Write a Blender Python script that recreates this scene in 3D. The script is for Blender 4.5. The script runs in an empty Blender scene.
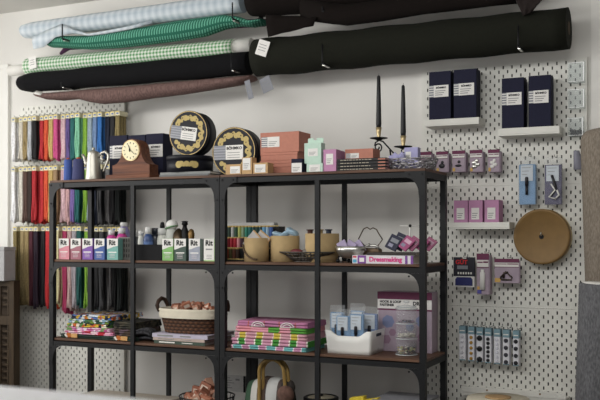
import bpy, bmesh, math, random
from mathutils import Vector, Matrix
random.seed(7)
SC = bpy.context.scene
COL = SC.collection
PI = math.pi

# ------------------------------------------------------------------ materials
def lin(h):
    h = h.lstrip('#'); v = [int(h[i:i+2], 16)/255 for i in (0, 2, 4)]
    return tuple((c/12.92 if c <= .04045 else ((c+.055)/1.055)**2.4) for c in v) + (1.0,)

MATS = {}
def M(name, hexcol='#888888', rough=.6, metal=0.0, var=.06, scale=40, bump=0.0, bscale=300, spec=.4, mute=0.0):
    if name in MATS: return MATS[name]
    m = bpy.data.materials.new(name); m.use_nodes = True
    nt = m.node_tree; b = nt.nodes['Principled BSDF']
    b.inputs['Roughness'].default_value = rough; b.inputs['Metallic'].default_value = metal
    b.inputs['Specular IOR Level'].default_value = spec
    tc = nt.nodes.new('ShaderNodeTexCoord')
    c = lin(hexcol)
    if mute:
        g = sum(c[:3])/3; c = tuple((x*(1-mute) + g*mute)*(1-mute*.9) for x in c[:3]) + (1,)
    if var > 0:
        n = nt.nodes.new('ShaderNodeTexNoise'); n.inputs['Scale'].default_value = scale; n.inputs['Detail'].default_value = 3
        r = nt.nodes.new('ShaderNodeValToRGB')
        r.color_ramp.elements[0].position = .3; r.color_ramp.elements[1].position = .7
        r.color_ramp.elements[0].color = tuple(x*(1-var) for x in c[:3]) + (1,)
        r.color_ramp.elements[1].color = tuple(min(1, x*(1+var)) for x in c[:3]) + (1,)
        nt.links.new(tc.outputs['Object'], n.inputs['Vector']); nt.links.new(n.outputs['Fac'], r.inputs['Fac'])
        nt.links.new(r.outputs['Color'], b.inputs['Base Color'])
    else:
        b.inputs['Base Color'].default_value = c
    if bump > 0:
        n2 = nt.nodes.new('ShaderNodeTexNoise'); n2.inputs['Scale'].default_value = bscale
        bp = nt.nodes.new('ShaderNodeBump'); bp.inputs['Strength'].default_value = bump; bp.inputs['Distance'].default_value = .002
        nt.links.new(tc.outputs['Object'], n2.inputs['Vector']); nt.links.new(n2.outputs['Fac'], bp.inputs['Height'])
        nt.links.new(bp.outputs['Normal'], b.inputs['Normal'])
    MATS[name] = m
    return m

def base_nodes(name, rough):
    m = bpy.data.materials.new(name); m.use_nodes = True
    nt = m.node_tree; b = nt.nodes['Principled BSDF']; b.inputs['Roughness'].default_value = rough
    b.inputs['Specular IOR Level'].default_value = .3
    MATS[name] = m
    return m, nt, b

def mth(nt, op, a, b=None):
    n = nt.nodes.new('ShaderNodeMath'); n.operation = op
    for i, v in enumerate((a, b)):
        if v is None: continue
        if isinstance(v, (int, float)): n.inputs[i].default_value = v
        else: nt.links.new(v, n.inputs[i])
    return n.outputs[0]

def mixc(nt, fac, a, b):
    n = nt.nodes.new('ShaderNodeMix'); n.data_type = 'RGBA'
    nt.links.new(fac, n.inputs['Factor'])
    for k, v in (('A', a), ('B', b)):
        s = [i for i in n.inputs if i.name == k and i.type == 'RGBA'][0]
        if isinstance(v, tuple): s.default_value = v
        else: nt.links.new(v, s)
    return [o for o in n.outputs if o.type == 'RGBA'][0]

def uvxy(nt):
    u = nt.nodes.new('ShaderNodeTexCoord'); s = nt.nodes.new('ShaderNodeSeparateXYZ')
    nt.links.new(u.outputs['UV'], s.inputs[0]); return s.outputs[0], s.outputs[1]

def objxyz(nt):
    u = nt.nodes.new('ShaderNodeTexCoord'); s = nt.nodes.new('ShaderNodeSeparateXYZ')
    nt.links.new(u.outputs['Object'], s.inputs[0]); return s.outputs[0], s.outputs[1], s.outputs[2]

def gingham(name, c1, c2, cell, soft=False):
    m, nt, b = base_nodes(name, .9)
    u, v = uvxy(nt)
    def sq(x):
        f = mth(nt, 'FRACT', mth(nt, 'DIVIDE', x, cell*2))
        if soft:
            return mth(nt, 'MULTIPLY', mth(nt, 'ABSOLUTE', mth(nt, 'SUBTRACT', f, .5)), 2)
        return mth(nt, 'GREATER_THAN', f, .5)
    fac = mth(nt, 'MULTIPLY', mth(nt, 'ADD', sq(u), sq(v)), .5)
    nt.links.new(mixc(nt, fac, lin(c1), lin(c2)), b.inputs['Base Color'])
    return m

def ribbed(name, c1, c2, pu, pv, slant=0.0):
    """broken diagonal stripes, as on a knit"""
    m, nt, b = base_nodes(name, .9)
    u, v = uvxy(nt)
    f = mth(nt, 'FRACT', mth(nt, 'ADD', mth(nt, 'DIVIDE', u, pu), mth(nt, 'MULTIPLY', v, slant)))
    g = mth(nt, 'FRACT', mth(nt, 'DIVIDE', v, pv))
    fac = mth(nt, 'MULTIPLY', mth(nt, 'GREATER_THAN', f, .55), mth(nt, 'GREATER_THAN', g, .3))
    nt.links.new(mixc(nt, fac, lin(c1), lin(c2)), b.inputs['Base Color'])
    return m

def bands(name, cols, period, axis=0, rough=.9):
    """repeating flat colour bands along an object axis"""
    m, nt, b = base_nodes(name, rough)
    x = objxyz(nt)[axis]
    f = mth(nt, 'FRACT', mth(nt, 'DIVIDE', mth(nt, 'ADD', x, 5.0), period))
    r = nt.nodes.new('ShaderNodeValToRGB'); r.color_ramp.interpolation = 'CONSTANT'
    els = r.color_ramp.elements
    while len(els) < len(cols): els.new(.5)
    t = 0
    for e, (w, c) in zip(els, cols): e.position = t; e.color = lin(c); t += w
    nt.links.new(f, r.inputs['Fac']); nt.links.new(r.outputs['Color'], b.inputs['Base Color'])
    return m

def patches(name, cols, scale, rough=.9, stretch=(1, 1, 1), metric='F1'):
    """random coloured patches, as on a print fabric"""
    m, nt, b = base_nodes(name, rough)
    tc = nt.nodes.new('ShaderNodeTexCoord'); mp = nt.nodes.new('ShaderNodeMapping')
    mp.inputs['Scale'].default_value = stretch
    v = nt.nodes.new('ShaderNodeTexVoronoi'); v.inputs['Scale'].default_value = scale
    nt.links.new(tc.outputs['Object'], mp.inputs['Vector']); nt.links.new(mp.outputs[0], v.inputs['Vector'])
    s = nt.nodes.new('ShaderNodeSeparateColor'); nt.links.new(v.outputs['Color'], s.inputs[0])
    r = nt.nodes.new('ShaderNodeValToRGB'); r.color_ramp.interpolation = 'CONSTANT'
    els = r.color_ramp.elements
    while len(els) < len(cols): els.new(.5)
    for i, (e, c) in enumerate(zip(els, cols)): e.position = i/len(cols); e.color = lin(c)
    nt.links.new(s.outputs[0], r.inputs['Fac']); nt.links.new(r.outputs['Color'], b.inputs['Base Color'])
    return m

def weave(name, c1, c2, scale=700, rough=.95):
    m, nt, b = base_nodes(name, rough)
    tc = nt.nodes.new('ShaderNodeTexCoord')
    mp = nt.nodes.new('ShaderNodeMapping'); mp.inputs['Scale'].default_value = (1, 1, .35)
    n = nt.nodes.new('ShaderNodeTexNoise'); n.inputs['Scale'].default_value = scale*.25; n.inputs['Detail'].default_value = 4
    nt.links.new(tc.outputs['Object'], mp.inputs[0]); nt.links.new(mp.outputs[0], n.inputs['Vector'])
    r = nt.nodes.new('ShaderNodeValToRGB'); r.color_ramp.elements[0].position = .35; r.color_ramp.elements[1].position = .65
    r.color_ramp.elements[0].color = lin(c1); r.color_ramp.elements[1].color = lin(c2)
    nt.links.new(n.outputs['Fac'], r.inputs['Fac']); nt.links.new(r.outputs['Color'], b.inputs['Base Color'])
    return m

def wood(name, c1, c2, axis='X', rough=.55):
    m, nt, b = base_nodes(name, rough)
    tc = nt.nodes.new('ShaderNodeTexCoord'); mp = nt.nodes.new('ShaderNodeMapping')
    mp.inputs['Scale'].default_value = (1.5, 22, 22) if axis == 'X' else (22, 22, 1.5)
    n = nt.nodes.new('ShaderNodeTexNoise'); n.inputs['Scale'].default_value = 3; n.inputs['Detail'].default_value = 6
    nt.links.new(tc.outputs['Object'], mp.inputs[0]); nt.links.new(mp.outputs[0], n.inputs['Vector'])
    r = nt.nodes.new('ShaderNodeValToRGB'); r.color_ramp.elements[0].position = .3; r.color_ramp.elements[1].position = .7
    r.color_ramp.elements[0].color = lin(c1); r.color_ramp.elements[1].color = lin(c2)
    nt.links.new(n.outputs['Fac'], r.inputs['Fac']); nt.links.new(r.outputs['Color'], b.inputs['Base Color'])
    return m

def clear(name, tint='#ffffff', rough=.03, alpha=.22):
    """thin clear film or acrylic: mostly see-through with a glossy skin"""
    m = bpy.data.materials.new(name); m.use_nodes = True
    nt = m.node_tree; nt.nodes.clear()
    o = nt.nodes.new('ShaderNodeOutputMaterial'); mx = nt.nodes.new('ShaderNodeMixShader')
    t = nt.nodes.new('ShaderNodeBsdfTransparent'); g = nt.nodes.new('ShaderNodeBsdfPrincipled')
    t.inputs[0].default_value = lin(tint)
    g.inputs['Base Color'].default_value = lin('#e8ecee'); g.inputs['Roughness'].default_value = rough
    mx.inputs[0].default_value = alpha
    nt.links.new(t.outputs[0], mx.inputs[1]); nt.links.new(g.outputs[0], mx.inputs[2]); nt.links.new(mx.outputs[0], o.inputs[0])
    MATS[name] = m
    return m

# ------------------------------------------------------------------ mesh building
class MB:
    def __init__(s):
        s.bm = bmesh.new(); s.uv = s.bm.loops.layers.uv.new('UVMap')
    def box(s, x0, x1, y0, y1, z0, z1, mi=0):
        vs = [s.bm.verts.new(p) for p in ((x0,y0,z0),(x1,y0,z0),(x1,y1,z0),(x0,y1,z0),(x0,y0,z1),(x1,y0,z1),(x1,y1,z1),(x0,y1,z1))]
        for f in ((0,3,2,1),(4,5,6,7),(0,1,5,4),(1,2,6,5),(2,3,7,6),(3,0,4,7)):
            fc = s.bm.faces.new([vs[i] for i in f]); fc.material_index = mi
        return vs
    def bevel(s, r, seg=2):
        bmesh.ops.bevel(s.bm, geom=list(s.bm.edges), offset=r, segments=seg, profile=.5, affect='EDGES'); return s
    def rings(s, rings, caps=True, closed=True, uvscale=None, mi=0):
        """rings: list of equal-length point loops; bridges them"""
        R = [[s.bm.verts.new(p) for p in r] for r in rings]
        n = len(R[0]); last = n if closed else n-1
        ulen = 0
        per = [0]
        for j in range(n): per.append(per[-1] + (Vector(rings[0][(j+1) % n]) - Vector(rings[0][j])).length)
        for i in range(len(R)-1):
            du = (sum((Vector(p) for p in rings[i+1]), Vector()) - sum((Vector(p) for p in rings[i]), Vector())).length/n
            for j in range(last):
                k = (j+1) % n
                f = s.bm.faces.new((R[i][j], R[i][k], R[i+1][k], R[i+1][j])); f.smooth = True; f.material_index = mi
                for lp, (uu, vv) in zip(f.loops, ((ulen, per[j]), (ulen, per[j+1]), (ulen+du, per[j+1]), (ulen+du, per[j]))): lp[s.uv].uv = (uu, vv)
            ulen += du
        if caps and closed:
            a = s.bm.faces.new(R[0][::-1]); b = s.bm.faces.new(R[-1]); a.material_index = b.material_index = mi
        return R
    def lathe(s, prof, c=(0,0,0), seg=24, axis='Z', mi=0, sx=1, sy=1):
        """prof: (radius, height) pairs from bottom to top"""
        rs = []
        for r, h in prof:
            ring = []
            for k in range(seg):
                a = 2*PI*k/seg; u, v = r*math.cos(a)*sx, r*math.sin(a)*sy
                p = {'Z': (u, v, h), 'Y': (u, h, -v), 'X': (h, u, v)}[axis]
                ring.append((c[0]+p[0], c[1]+p[1], c[2]+p[2]))
            rs.append(ring)
        s.rings(rs, mi=mi); return s
    def tube(s, pts, r, seg=8, mi=0):
        pts = [Vector(p) for p in pts]; rs = []
        prev = None
        for i, p in enumerate(pts):
            t = (pts[min(i+1, len(pts)-1)] - pts[max(i-1, 0)]).normalized()
            if prev is None:
                ref = Vector((0,0,1)) if abs(t.z) < .9 else Vector((0,1,0)); n = t.cross(ref).normalized()
            else:
                n = (prev - t*prev.dot(t)).normalized()
            prev = n; b = t.cross(n)
            rr = r[i] if isinstance(r, (list, tuple)) else r
            rs.append([tuple(p + n*rr*math.cos(2*PI*k/seg) + b*rr*math.sin(2*PI*k/seg)) for k in range(seg)])
        s.rings(rs, mi=mi); return s
    def loft(s, st, seg=20, wob=0.0, mi=0, sq=2.0):
        """st: (x, y, z, ry, rz) stations along X"""
        rs = []
        for (x, y, z, ry, rz) in st:
            ring = []
            for k in range(seg):
                a = 2*PI*k/seg; ca, sa = math.cos(a), math.sin(a)
                w = 1 + wob*math.sin(3*a + x*23) + wob*.6*math.sin(5*a - x*41)
                ring.append((x, y + ry*w*math.copysign(abs(ca)**(2/sq), ca), z + rz*w*math.copysign(abs(sa)**(2/sq), sa)))
            rs.append(ring)
        s.rings(rs, mi=mi); return s
    def prism(s, poly, y0, y1, mi=0):
        """poly in the x-z plane, extruded along y"""
        a = [s.bm.verts.new((x, y0, z)) for x, z in poly]; b = [s.bm.verts.new((x, y1, z)) for x, z in poly]
        n = len(poly)
        s.bm.faces.new(a).material_index = mi; s.bm.faces.new(b[::-1]).material_index = mi
        for i in range(n):
            j = (i+1) % n; s.bm.faces.new((a[j], a[i], b[i], b[j])).material_index = mi
        return s
    def sheet(s, grid, th=.002, mi=0):
        """grid[i][j] points; a cloth sheet with thickness along its normal"""
        V = [[s.bm.verts.new(p) for p in row] for row in grid]
        fs = []
        for i in range(len(V)-1):
            for j in range(len(V[0])-1):
                f = s.bm.faces.new((V[i][j], V[i][j+1], V[i+1][j+1], V[i+1][j])); f.smooth = True; f.material_index = mi; fs.append(f)
                for lp in f.loops: lp[s.uv].uv = (lp.vert.co.x, lp.vert.co.z)
        s.bm.normal_update()
        bmesh.ops.solidify(s.bm, geom=fs, thickness=th); return s
    def sphere(s, c, r, sx=1, sy=1, sz=1, u=14, v=9, mi=0):
        s.lathe([(max(1e-4, r*math.sin(PI*i/v)), -r*math.cos(PI*i/v)*sz) for i in range(v+1)], c, u, mi=mi, sx=sx, sy=sy); return s
    def move(s, v): bmesh.ops.translate(s.bm, verts=s.bm.verts, vec=v); return s
    def rot(s, ang, axis, c=(0,0,0)): bmesh.ops.rotate(s.bm, verts=s.bm.verts, cent=c, matrix=Matrix.Rotation(ang, 3, axis)); return s
    def build(s, name, mats, parent=None, world=False, label=None, recalc=True):
        if recalc: bmesh.ops.recalc_face_normals(s.bm, faces=s.bm.faces)
        if world and parent is not None:
            L = parent.location.copy(); p = parent.parent
            while p is not None: L += p.location; p = p.parent
            s.move(-L)
        me = bpy.data.meshes.new(name); s.bm.to_mesh(me); s.bm.free()
        for m in (mats if isinstance(mats, (list, tuple)) else [mats]): me.materials.append(m)
        o = bpy.data.objects.new(name, me); COL.objects.link(o)
        if parent is not None: o.parent = parent
        if label: o['label'] = label
        return o

def tag(o, label, cat, group=None, kind=None):
    o['label'] = label; o['category'] = cat
    if group: o['group'] = group
    if kind: o['kind'] = kind
    return o
def thing(name, label, cat, loc, rotz=0, group=None):
    o = bpy.data.objects.new(name, None); COL.objects.link(o); o.empty_display_size = .05
    o.location = loc; o.rotation_euler = (0, 0, rotz)
    return tag(o, label, cat, group)
def single(name, mb, mats, label, cat, loc=None, group=None, kind=None):
    """a one-mesh thing built in world coordinates; its origin moves to loc"""
    if loc is not None: mb.move(-Vector(loc))
    o = mb.build(name, mats)
    if loc is not None: o.location = loc
    return tag(o, label, cat, group, kind)
def struct(name, mb, mats):
    o = mb.build(name, mats); o['kind'] = 'structure'; o['label'] = name.replace('_', ' '); return o
def dup(root, loc, rotz=0, label=None, group=None):
    r = root.copy(); COL.objects.link(r); r.location = loc; r.rotation_euler = (0, 0, rotz)
    if label: r['label'] = label
    if group: r['group'] = group
    for ch in list(root.children):
        c = ch.copy(); COL.objects.link(c); c.parent = r
        for g in list(ch.children):
            d = g.copy(); COL.objects.link(d); d.parent = c
    return r
def text(parent, name, body, size, loc, mat, align='CENTER', rot=(PI/2, 0, 0), ext=.0003, off=0.0, sx=1.0):
    cu = bpy.data.curves.new(name, 'FONT'); cu.body = body; cu.size = size; cu.align_x = align; cu.align_y = 'CENTER'
    cu.extrude = ext; cu.offset = off; cu.resolution_u = 3
    t = bpy.data.objects.new(name, cu); COL.objects.link(t)
    me = bpy.data.meshes.new_from_object(t); bpy.data.objects.remove(t); bpy.data.curves.remove(cu)
    me.materials.clear(); me.materials.append(mat)
    o = bpy.data.objects.new(name, me); COL.objects.link(o); o.parent = parent
    o.location = loc; o.rotation_euler = rot; o.scale = (sx, 1, 1)
    return o

# ------------------------------------------------------------------ palette
STEEL = M('black_steel', '#18191b', .5, .1, .08, 30, spec=.3)
WOODB = wood('shelf_walnut', '#4a3428', '#6e5140')
WHITE = M('white_paint', '#e9e8e3', .6, 0, .02, 5)
PEGW = M('pegboard_white', '#dddcd5', .55, 0, .02, 6)
NAVY = M('navy_card', '#1f2034', .75, 0, .06, 60, spec=.2)
LABELW = M('white_label', '#e2e0dc', .7, 0, .02, 80)
GREYL = M('grey_label', '#85878e', .7, 0, .05, 80)
INK = M('black_ink', '#1a1a1c', .8, 0, 0)
GREYINK = M('grey_ink', '#8a8a8a', .8, 0, 0)
WHITEINK = M('white_ink', '#e6e4df', .8, 0, 0)
TERRA = M('terracotta_card', '#b67a68', .75, 0, .05, 60)
PINKC = M('pink_card', '#bb88ab', .75, 0, .05, 60)
MINT = M('mint_card', '#bcd5c6', .75, 0, .04, 60)
KRAFT = M('kraft_card', '#bb9a70', .85, 0, .08, 90)
GOLD = M('gold_print', '#b9a468', .6, .0, .12, 200)
GOLDM = M('gold_metal', '#b9a67e', .4, .7, .08, 80)
BLACKM = M('black_metal', '#17171a', .5, .4, .05, 50)
BLACKCARD = M('black_card', '#1d1d1f', .6, 0, .05, 60)
SILVER = M('silver_metal', '#c9c8c2', .28, .9, .05, 40)
PEWTER = M('pewter', '#b5b2a8', .38, .75, .06, 25)
CREAM = M('cream_card', '#e2dbba', .75, 0, .06, 90)
YELL = M('yellow_card', '#d8c36a', .75, 0, .06, 90)
MAROON = M('maroon_card', '#6c3350', .7, 0, .06, 60)
MAUVE = M('mauve_card', '#a999a7', .7, 0, .06, 40)
FILM = clear('clear_film', '#fefefe', .12, .10)
ACRYL = clear('clear_acrylic', '#fdfefe', .25, .07)
GLASS = clear('clear_glass', '#fefefe', .05, .09)
WHITEP = M('white_plastic', '#e4e3df', .4, 0, .02, 10)

# ------------------------------------------------------------------ the setting
b = MB(); b.box(-2.5, 4.2, -5.2, 0.3, -.1, 0); struct('floor', b, M('floor_grey', '#4c4742', .5, 0, .08, 6))
b = MB(); b.box(-2.5, 4.2, -5.2, 0.3, 2.435, 2.535); struct('ceiling', b, M('ceiling_white', '#d0cec9', .9, 0, .03, 3))
WALLM = M('wall_paint', '#dddbd6', .75, 0, .02, 3, .05, 120)
b = MB(); b.box(-2.5, 4.2, 0, .12, 0, 2.435); struct('wall_back', b, WALLM)
b = MB()
b.box(-2.5, -2.38, -5.2, 0, 0, .7); b.box(-2.5, -2.38, -5.2, 0, 2.3, 2.435)
b.box(-2.5, -2.38, -.62, 0, .7, 2.3); b.box(-2.5, -2.38, -5.2, -3.6, .7, 2.3)
struct('wall_left', b, WALLM)
b = MB()
for y in (-3.6, -2.62, -1.64, -.66): b.box(-2.48, -2.40, y, y+.04, .7, 2.3)
b.box(-2.48, -2.40, -3.56, -.66, .7, .74); b.box(-2.48, -2.40, -3.56, -.66, 2.26, 2.3)
struct('window_1', b, WHITE)
b = MB(); b.box(4.08, 4.2, -5.2, 0, 0, 2.435); struct('wall_right', b, WALLM)
b = MB(); b.box(1.602, 2.6, -.035, 0, 0, 2.435); struct('trim_1', b, M('panel_white', '#e4e2dd', .6, 0, .02, 4))
# white door with its casing at the left end of the back wall
b = MB(); b.box(-2.36, -1.80, -.012, 0, 0, 2.09); struct('door_1', b, WHITE)
b = MB(); b.box(-2.37, -1.76, -.02, 0, 2.09, 2.12); b.box(-1.80, -1.76, -.02, 0, 0, 2.09); struct('trim_2', b, WHITE)
b = MB(); b.box(-1.73, 1.6, -.012, 0, 0, .08); struct('baseboard_back', b, WHITE)

# ------------------------------------------------------------------ pegboards with real slots
def pegboard(x1, z1, label, w=.76, h=.5595, clips=None):
    """x1, z1: right edge and top edge; front face at y=-.02"""
    root = thing('pegboard', label, 'pegboard', (x1-w/2, -.02, z1-h), 0, 'white slotted pegboards on the wall')
    b = MB()
    nc = 36
    cx = [x1 - .03 - .02*i for i in range(nc)][::-1]
    xs = [x1-w]; 
    for c in cx: xs += [c-.0031, c+.0031]
    xs.append(x1)
    nr = 27
    zc = [z1 - .018 - .02*i for i in range(nr)][::-1]
    zs = [z1-h]
    for c in zc: zs += [c-.0074, c+.0074]
    zs.append(z1)
    V = [[b.bm.verts.new((x, -.02, z)) for x in xs] for z in zs]
    for i in range(len(zs)-1):
        for j in range(len(xs)-1):
            if i % 2 == 1 and j % 2 == 1 and ((i//2) + (j//2)) % 2 == 0: continue
            b.bm.faces.new((V[i][j], V[i][j+1], V[i+1][j+1], V[i+1][j]))
    bmesh.ops.recalc_face_normals(b.bm, faces=b.bm.faces)
    if b.bm.faces[0].normal.y > 0: bmesh.ops.reverse_faces(b.bm, faces=b.bm.faces)
    bmesh.ops.solidify(b.bm, geom=list(b.bm.faces), thickness=.004)
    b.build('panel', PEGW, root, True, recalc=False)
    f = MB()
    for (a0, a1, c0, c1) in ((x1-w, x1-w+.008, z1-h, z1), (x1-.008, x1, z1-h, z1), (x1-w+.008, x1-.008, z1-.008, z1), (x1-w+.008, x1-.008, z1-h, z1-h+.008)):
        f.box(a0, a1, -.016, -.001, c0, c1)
    f.build('rim', PEGW, root, True)  # rim added to close the sides and keep light out of the gap
    k = MB(); k.box(x1-w+.008, x1-.008, -.004, -.002, z1-h+.008, z1-.008); k.build('shade_sheet', M('shade_sheet_grey', '#3b3b3a', .9, 0, .03, 20), root, True)  # added dark sheet, its colour stands in for the shade behind the slots
    return root
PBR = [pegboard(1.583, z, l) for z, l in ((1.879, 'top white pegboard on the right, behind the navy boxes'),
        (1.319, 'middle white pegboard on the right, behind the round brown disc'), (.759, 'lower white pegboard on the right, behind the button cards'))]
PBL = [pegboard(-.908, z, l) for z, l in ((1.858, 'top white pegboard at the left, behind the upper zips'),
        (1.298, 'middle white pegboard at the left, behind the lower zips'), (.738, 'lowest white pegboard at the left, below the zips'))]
WIRE = M('peg_wire', '#9a9a98', .4, .7, 0)
def peg(root, x, z, y1=-.13, y0=-.022):
    b = MB(); b.tube([(x, y0, z+.012), (x, y0-.004, z), (x, y1, z), (x, y1-.004, z+.008)], .0016, 5); b.build('peg_hook', WIRE, root, True)

# ------------------------------------------------------------------ the two steel shelving units
TOP, MID, LOW, BOT = 1.372, .9665, .5635, .160
YF, YR = -.516, -.181
def shelf_unit(x0, x1, xm, label):
    r = thing('shelving_unit', label, 'shelving unit', ((x0+x1)/2, (YF+YR)/2, 0), 0, 'black steel shelving units')
    t = .026
    hs = [h-.012 for h in (TOP, MID, LOW, BOT)]
    for (a, c, d) in ((x0, YF, 1), (x1-t, YF, -1), (x0, YR-t, 1), (x1-t, YR-t, -1)):
        b = MB(); b.box(a, a+t, c, c+t, 0, hs[0]); b.build('corner_post', STEEL, r, True)
    for c in (YF, YR-.02):
        b = MB(); b.box(xm-.0115, xm+.0105, c, c+.016, 0, hs[0]-.026); b.build('middle_post', STEEL, r, True)
    for i, h in enumerate(hs):
        b = MB()
        if i == 0: b.box(x0, x1, YF+.003, YR-.003, h, h+.012)
        else: b.box(x0+.004, x1-.004, YF+.008, YR-.008, h, h+.012)
        b.bevel(.0015, 1); b.build('shelf_board', WOODB, r, True)
        for y in (YF+.002, YR-.008):
            b = MB(); b.box(x0+.01, x1-.01, y, y+.006, h-.026, h); b.box(x0+.01, x1-.01, min(y, y+(.022 if y < -.3 else -.016)), max(y+.006, y+.022) if y < -.3 else y+.006, h-.003, h)
            b.build('rail', STEEL, r, True)
        for x in (x0+.002, x1-.008):
            b = MB(); b.box(x, x+.006, YF+t, YR-t, h-.026, h); b.build('side_rail', STEEL, r, True)
        # curved corner plates with bolts
        for sgn, xc in ((1, x0), (-1, x1)):
            R = .066; poly = []
            ext = .09
            zt = h - (.0 if i == 0 else .026)
            poly = [(xc, zt), (xc+sgn*ext, zt)]
            if i == 0: poly.append((xc+sgn*ext, zt-.026)); zz = zt-.026; R = ext-t-.004; 
            else: zz = zt; R = ext-t-.002
            dz = R*1.15
            for k in range(1, 9):
                a = PI/2*k/8
                poly.append((xc+sgn*(ext-R*math.sin(a)-.002), zz-dz*(1-math.cos(a))))
            poly += [(xc+sgn*(t-.002), zz-dz-.03), (xc, zz-dz-.03)]
            if sgn < 0: poly = poly[::-1]
            b = MB(); b.prism(poly, YF-.0025, YF)
            p = b.build('corner_plate', STEEL, r, True)
            b = MB()
            for (bx, bz) in ((.013, zt-.013), (.07, zt-.013), (.013, zz-dz-.012)):
                b.lathe([(.0042, -.003), (.0042, .001)], (xc+sgn*bx, YF-.0026, bz), 8, 'Y')
            b.build('bolt', INK, p, True)
    return r
shelf_unit(-1.014, -.0035, -.496, 'black steel shelving unit on the left, with coffee pot, clock and dye boxes')
shelf_unit(-.0005, .993, .496, 'black steel shelving unit on the right, with candelabra, kraft drums and white bin')

# ------------------------------------------------------------------ zips on the left pegboards
def zip_pack(x, z, length, col, label, w=.032, yf=-.118, wide=1.0, n=4):
    r = thing('hanging_zip_pack', label, 'zips', (x, yf, z), 0, 'zips hanging on the left pegboards')
    b = MB(); b.box(-w/2, w/2, -.003, .072, -.026, 0); b.bevel(.001, 1); hc = b.build('header_card', CREAM, r)
    b = MB(); b.box(-w/2+.003, w/2-.003, -.0045, -.0032, -.006, -.001); b.build('header_stripe', YELL, hc)
    b = MB(); b.box(-.006, .008, -.0045, -.0032, -.017, -.009); b.build('print', M('zip_blue_print', '#5b74a8', .7, 0, 0), hc)
    b = MB()
    for layer in range(3):
        for k in range(n):
            u = (k+.5)/n-.5; ph = random.random()*6
            L = length*(1 - random.random()*.07); rs = []
            y = layer*.024 + .004
            for i in range(13):
                t = i/12; zz = -.024 - t*(L-.024)
                sp = 1 + .25*t - .25*max(0, t-.85)
                xx = u*w*.86*wide*sp + .0025*math.sin(ph+t*9)*t
                hw, hd = w/n*.46*wide, .0085
                yy = y + .004*math.sin(ph*2+t*7)*t
                rs.append([(xx-hw, yy-hd, zz), (xx+hw, yy-hd*(.6+.4*math.sin(ph)), zz), (xx+hw, yy+hd, zz), (xx-hw, yy+hd, zz)])
            b.rings(rs)
    b.build('zip_tapes', col, r)
    return r
ZC = {'white': '#e9e9ea', 'off-white': '#cfc9bb', 'khaki': '#998455', 'pale grey': '#b9bcc0', 'black': '#1e1d20', 'dark brown': '#3a2b26', 'red': '#b81622',
      'orange': '#dc4d17', 'tan': '#c4a55e', 'hot pink': '#d04687', 'pale pink': '#dfbac0', 'purple': '#64508f', 'teal': '#1d6868', 'mint': '#7fc8a2',
      'lime green': '#86b82c', 'slate blue': '#6f8cb5', 'grey blue': '#93a6b0', 'bright blue': '#1d6db8', 'navy': '#1d2438', 'brown': '#5a4138', 'crimson': '#c41a22',
      'leopard tan': '#a58660', 'rose': '#c99f9f', 'violet': '#7a62a8', 'dark teal': '#175552', 'dark grey': '#4b4b4d', 'grey': '#767474', 'charcoal': '#2b2b2d',
      'maroon': '#4e1c2a', 'aubergine': '#2a1c2c', 'olive khaki': '#8c7c4c', 'sand': '#a08c5e', 'magenta': '#a82858', 'lilac grey': '#a79fa6', 'cream': '#d9cf9c', 'powder blue': '#8ea0a8',
      'yellow green': '#9ac437', 'dusty pink': '#c0a09c', 'ivory': '#d8d3c6', 'green black': '#1c2220', 'silver grey': '#a2a29f', 'jet black': '#141416', 'copper': '#8e4a25', 'coffee brown': '#4a352d'}
def zmat(c): return M('zip_' + c.replace(' ', '_').replace('-', '_'), ZC[c], .85, 0, .18, 90, mute=0 if 'white' in c else .11)
rows = [
 ('top', 1.777, .262, PBL[0], ['white', 'off-white', 'khaki', 'pale grey', 'black', 'red', 'orange', 'tan', 'hot pink', 'pale pink', 'purple', 'teal', 'mint', 'lime green', 'grey blue', 'slate blue', 'bright blue', 'navy', 'charcoal', 'olive khaki']),
 ('middle', 1.487, .335, PBL[1], ['white', 'ivory', 'brown', 'dark brown', 'red', 'crimson', 'orange', 'tan', 'leopard tan', 'pale pink', 'rose', 'violet', 'teal', 'lime green', 'grey blue', 'navy', 'dark grey', 'grey', 'black', 'green black']),
 ('lowest', 1.140, .475, PBL[1], ['olive khaki', 'sand', 'khaki', 'maroon', 'aubergine', 'black', 'crimson', 'orange', 'cream', 'magenta', 'dusty pink', 'lilac grey', 'dark teal', 'lime green', 'powder blue', 'charcoal', 'dark grey', 'grey', 'jet black', 'green black']),
]
for rn, z, L, pb, cols in rows:
    n0 = 0 if rn != 'lowest' else 1
    for i, c in enumerate(cols):
        x = -1.615 + (i)*.0388 + (.012 if rn == 'lowest' else 0)
        zz = z - (.004 if i > 12 else 0)
        ln = L*(1 + (.05 if i in (9, 14) and rn == 'lowest' else 0) + random.uniform(-.03, .02))
        if i == 0: where = f'at the left end of the {rn} row, beside the {cols[1]} zips'
        elif i == len(cols)-1: where = f'at the right end of the {rn} row, beside the {cols[-2]} zips'
        else: where = f'in the {rn} row, between the {cols[i-1]} and {cols[i+1]} zips'
        zip_pack(x, zz, ln, zmat(c), f'{c} zips {where}', w=.027+.005*((i*7) % 5)/4, yf=-.118+.006*((i*3) % 4)-.009, n=3 if i % 3 else 4, wide=.92)
        if x > -1.66 and x < -.91: peg(pb, x+.008, zz-.008+.012, -.128)

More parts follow.
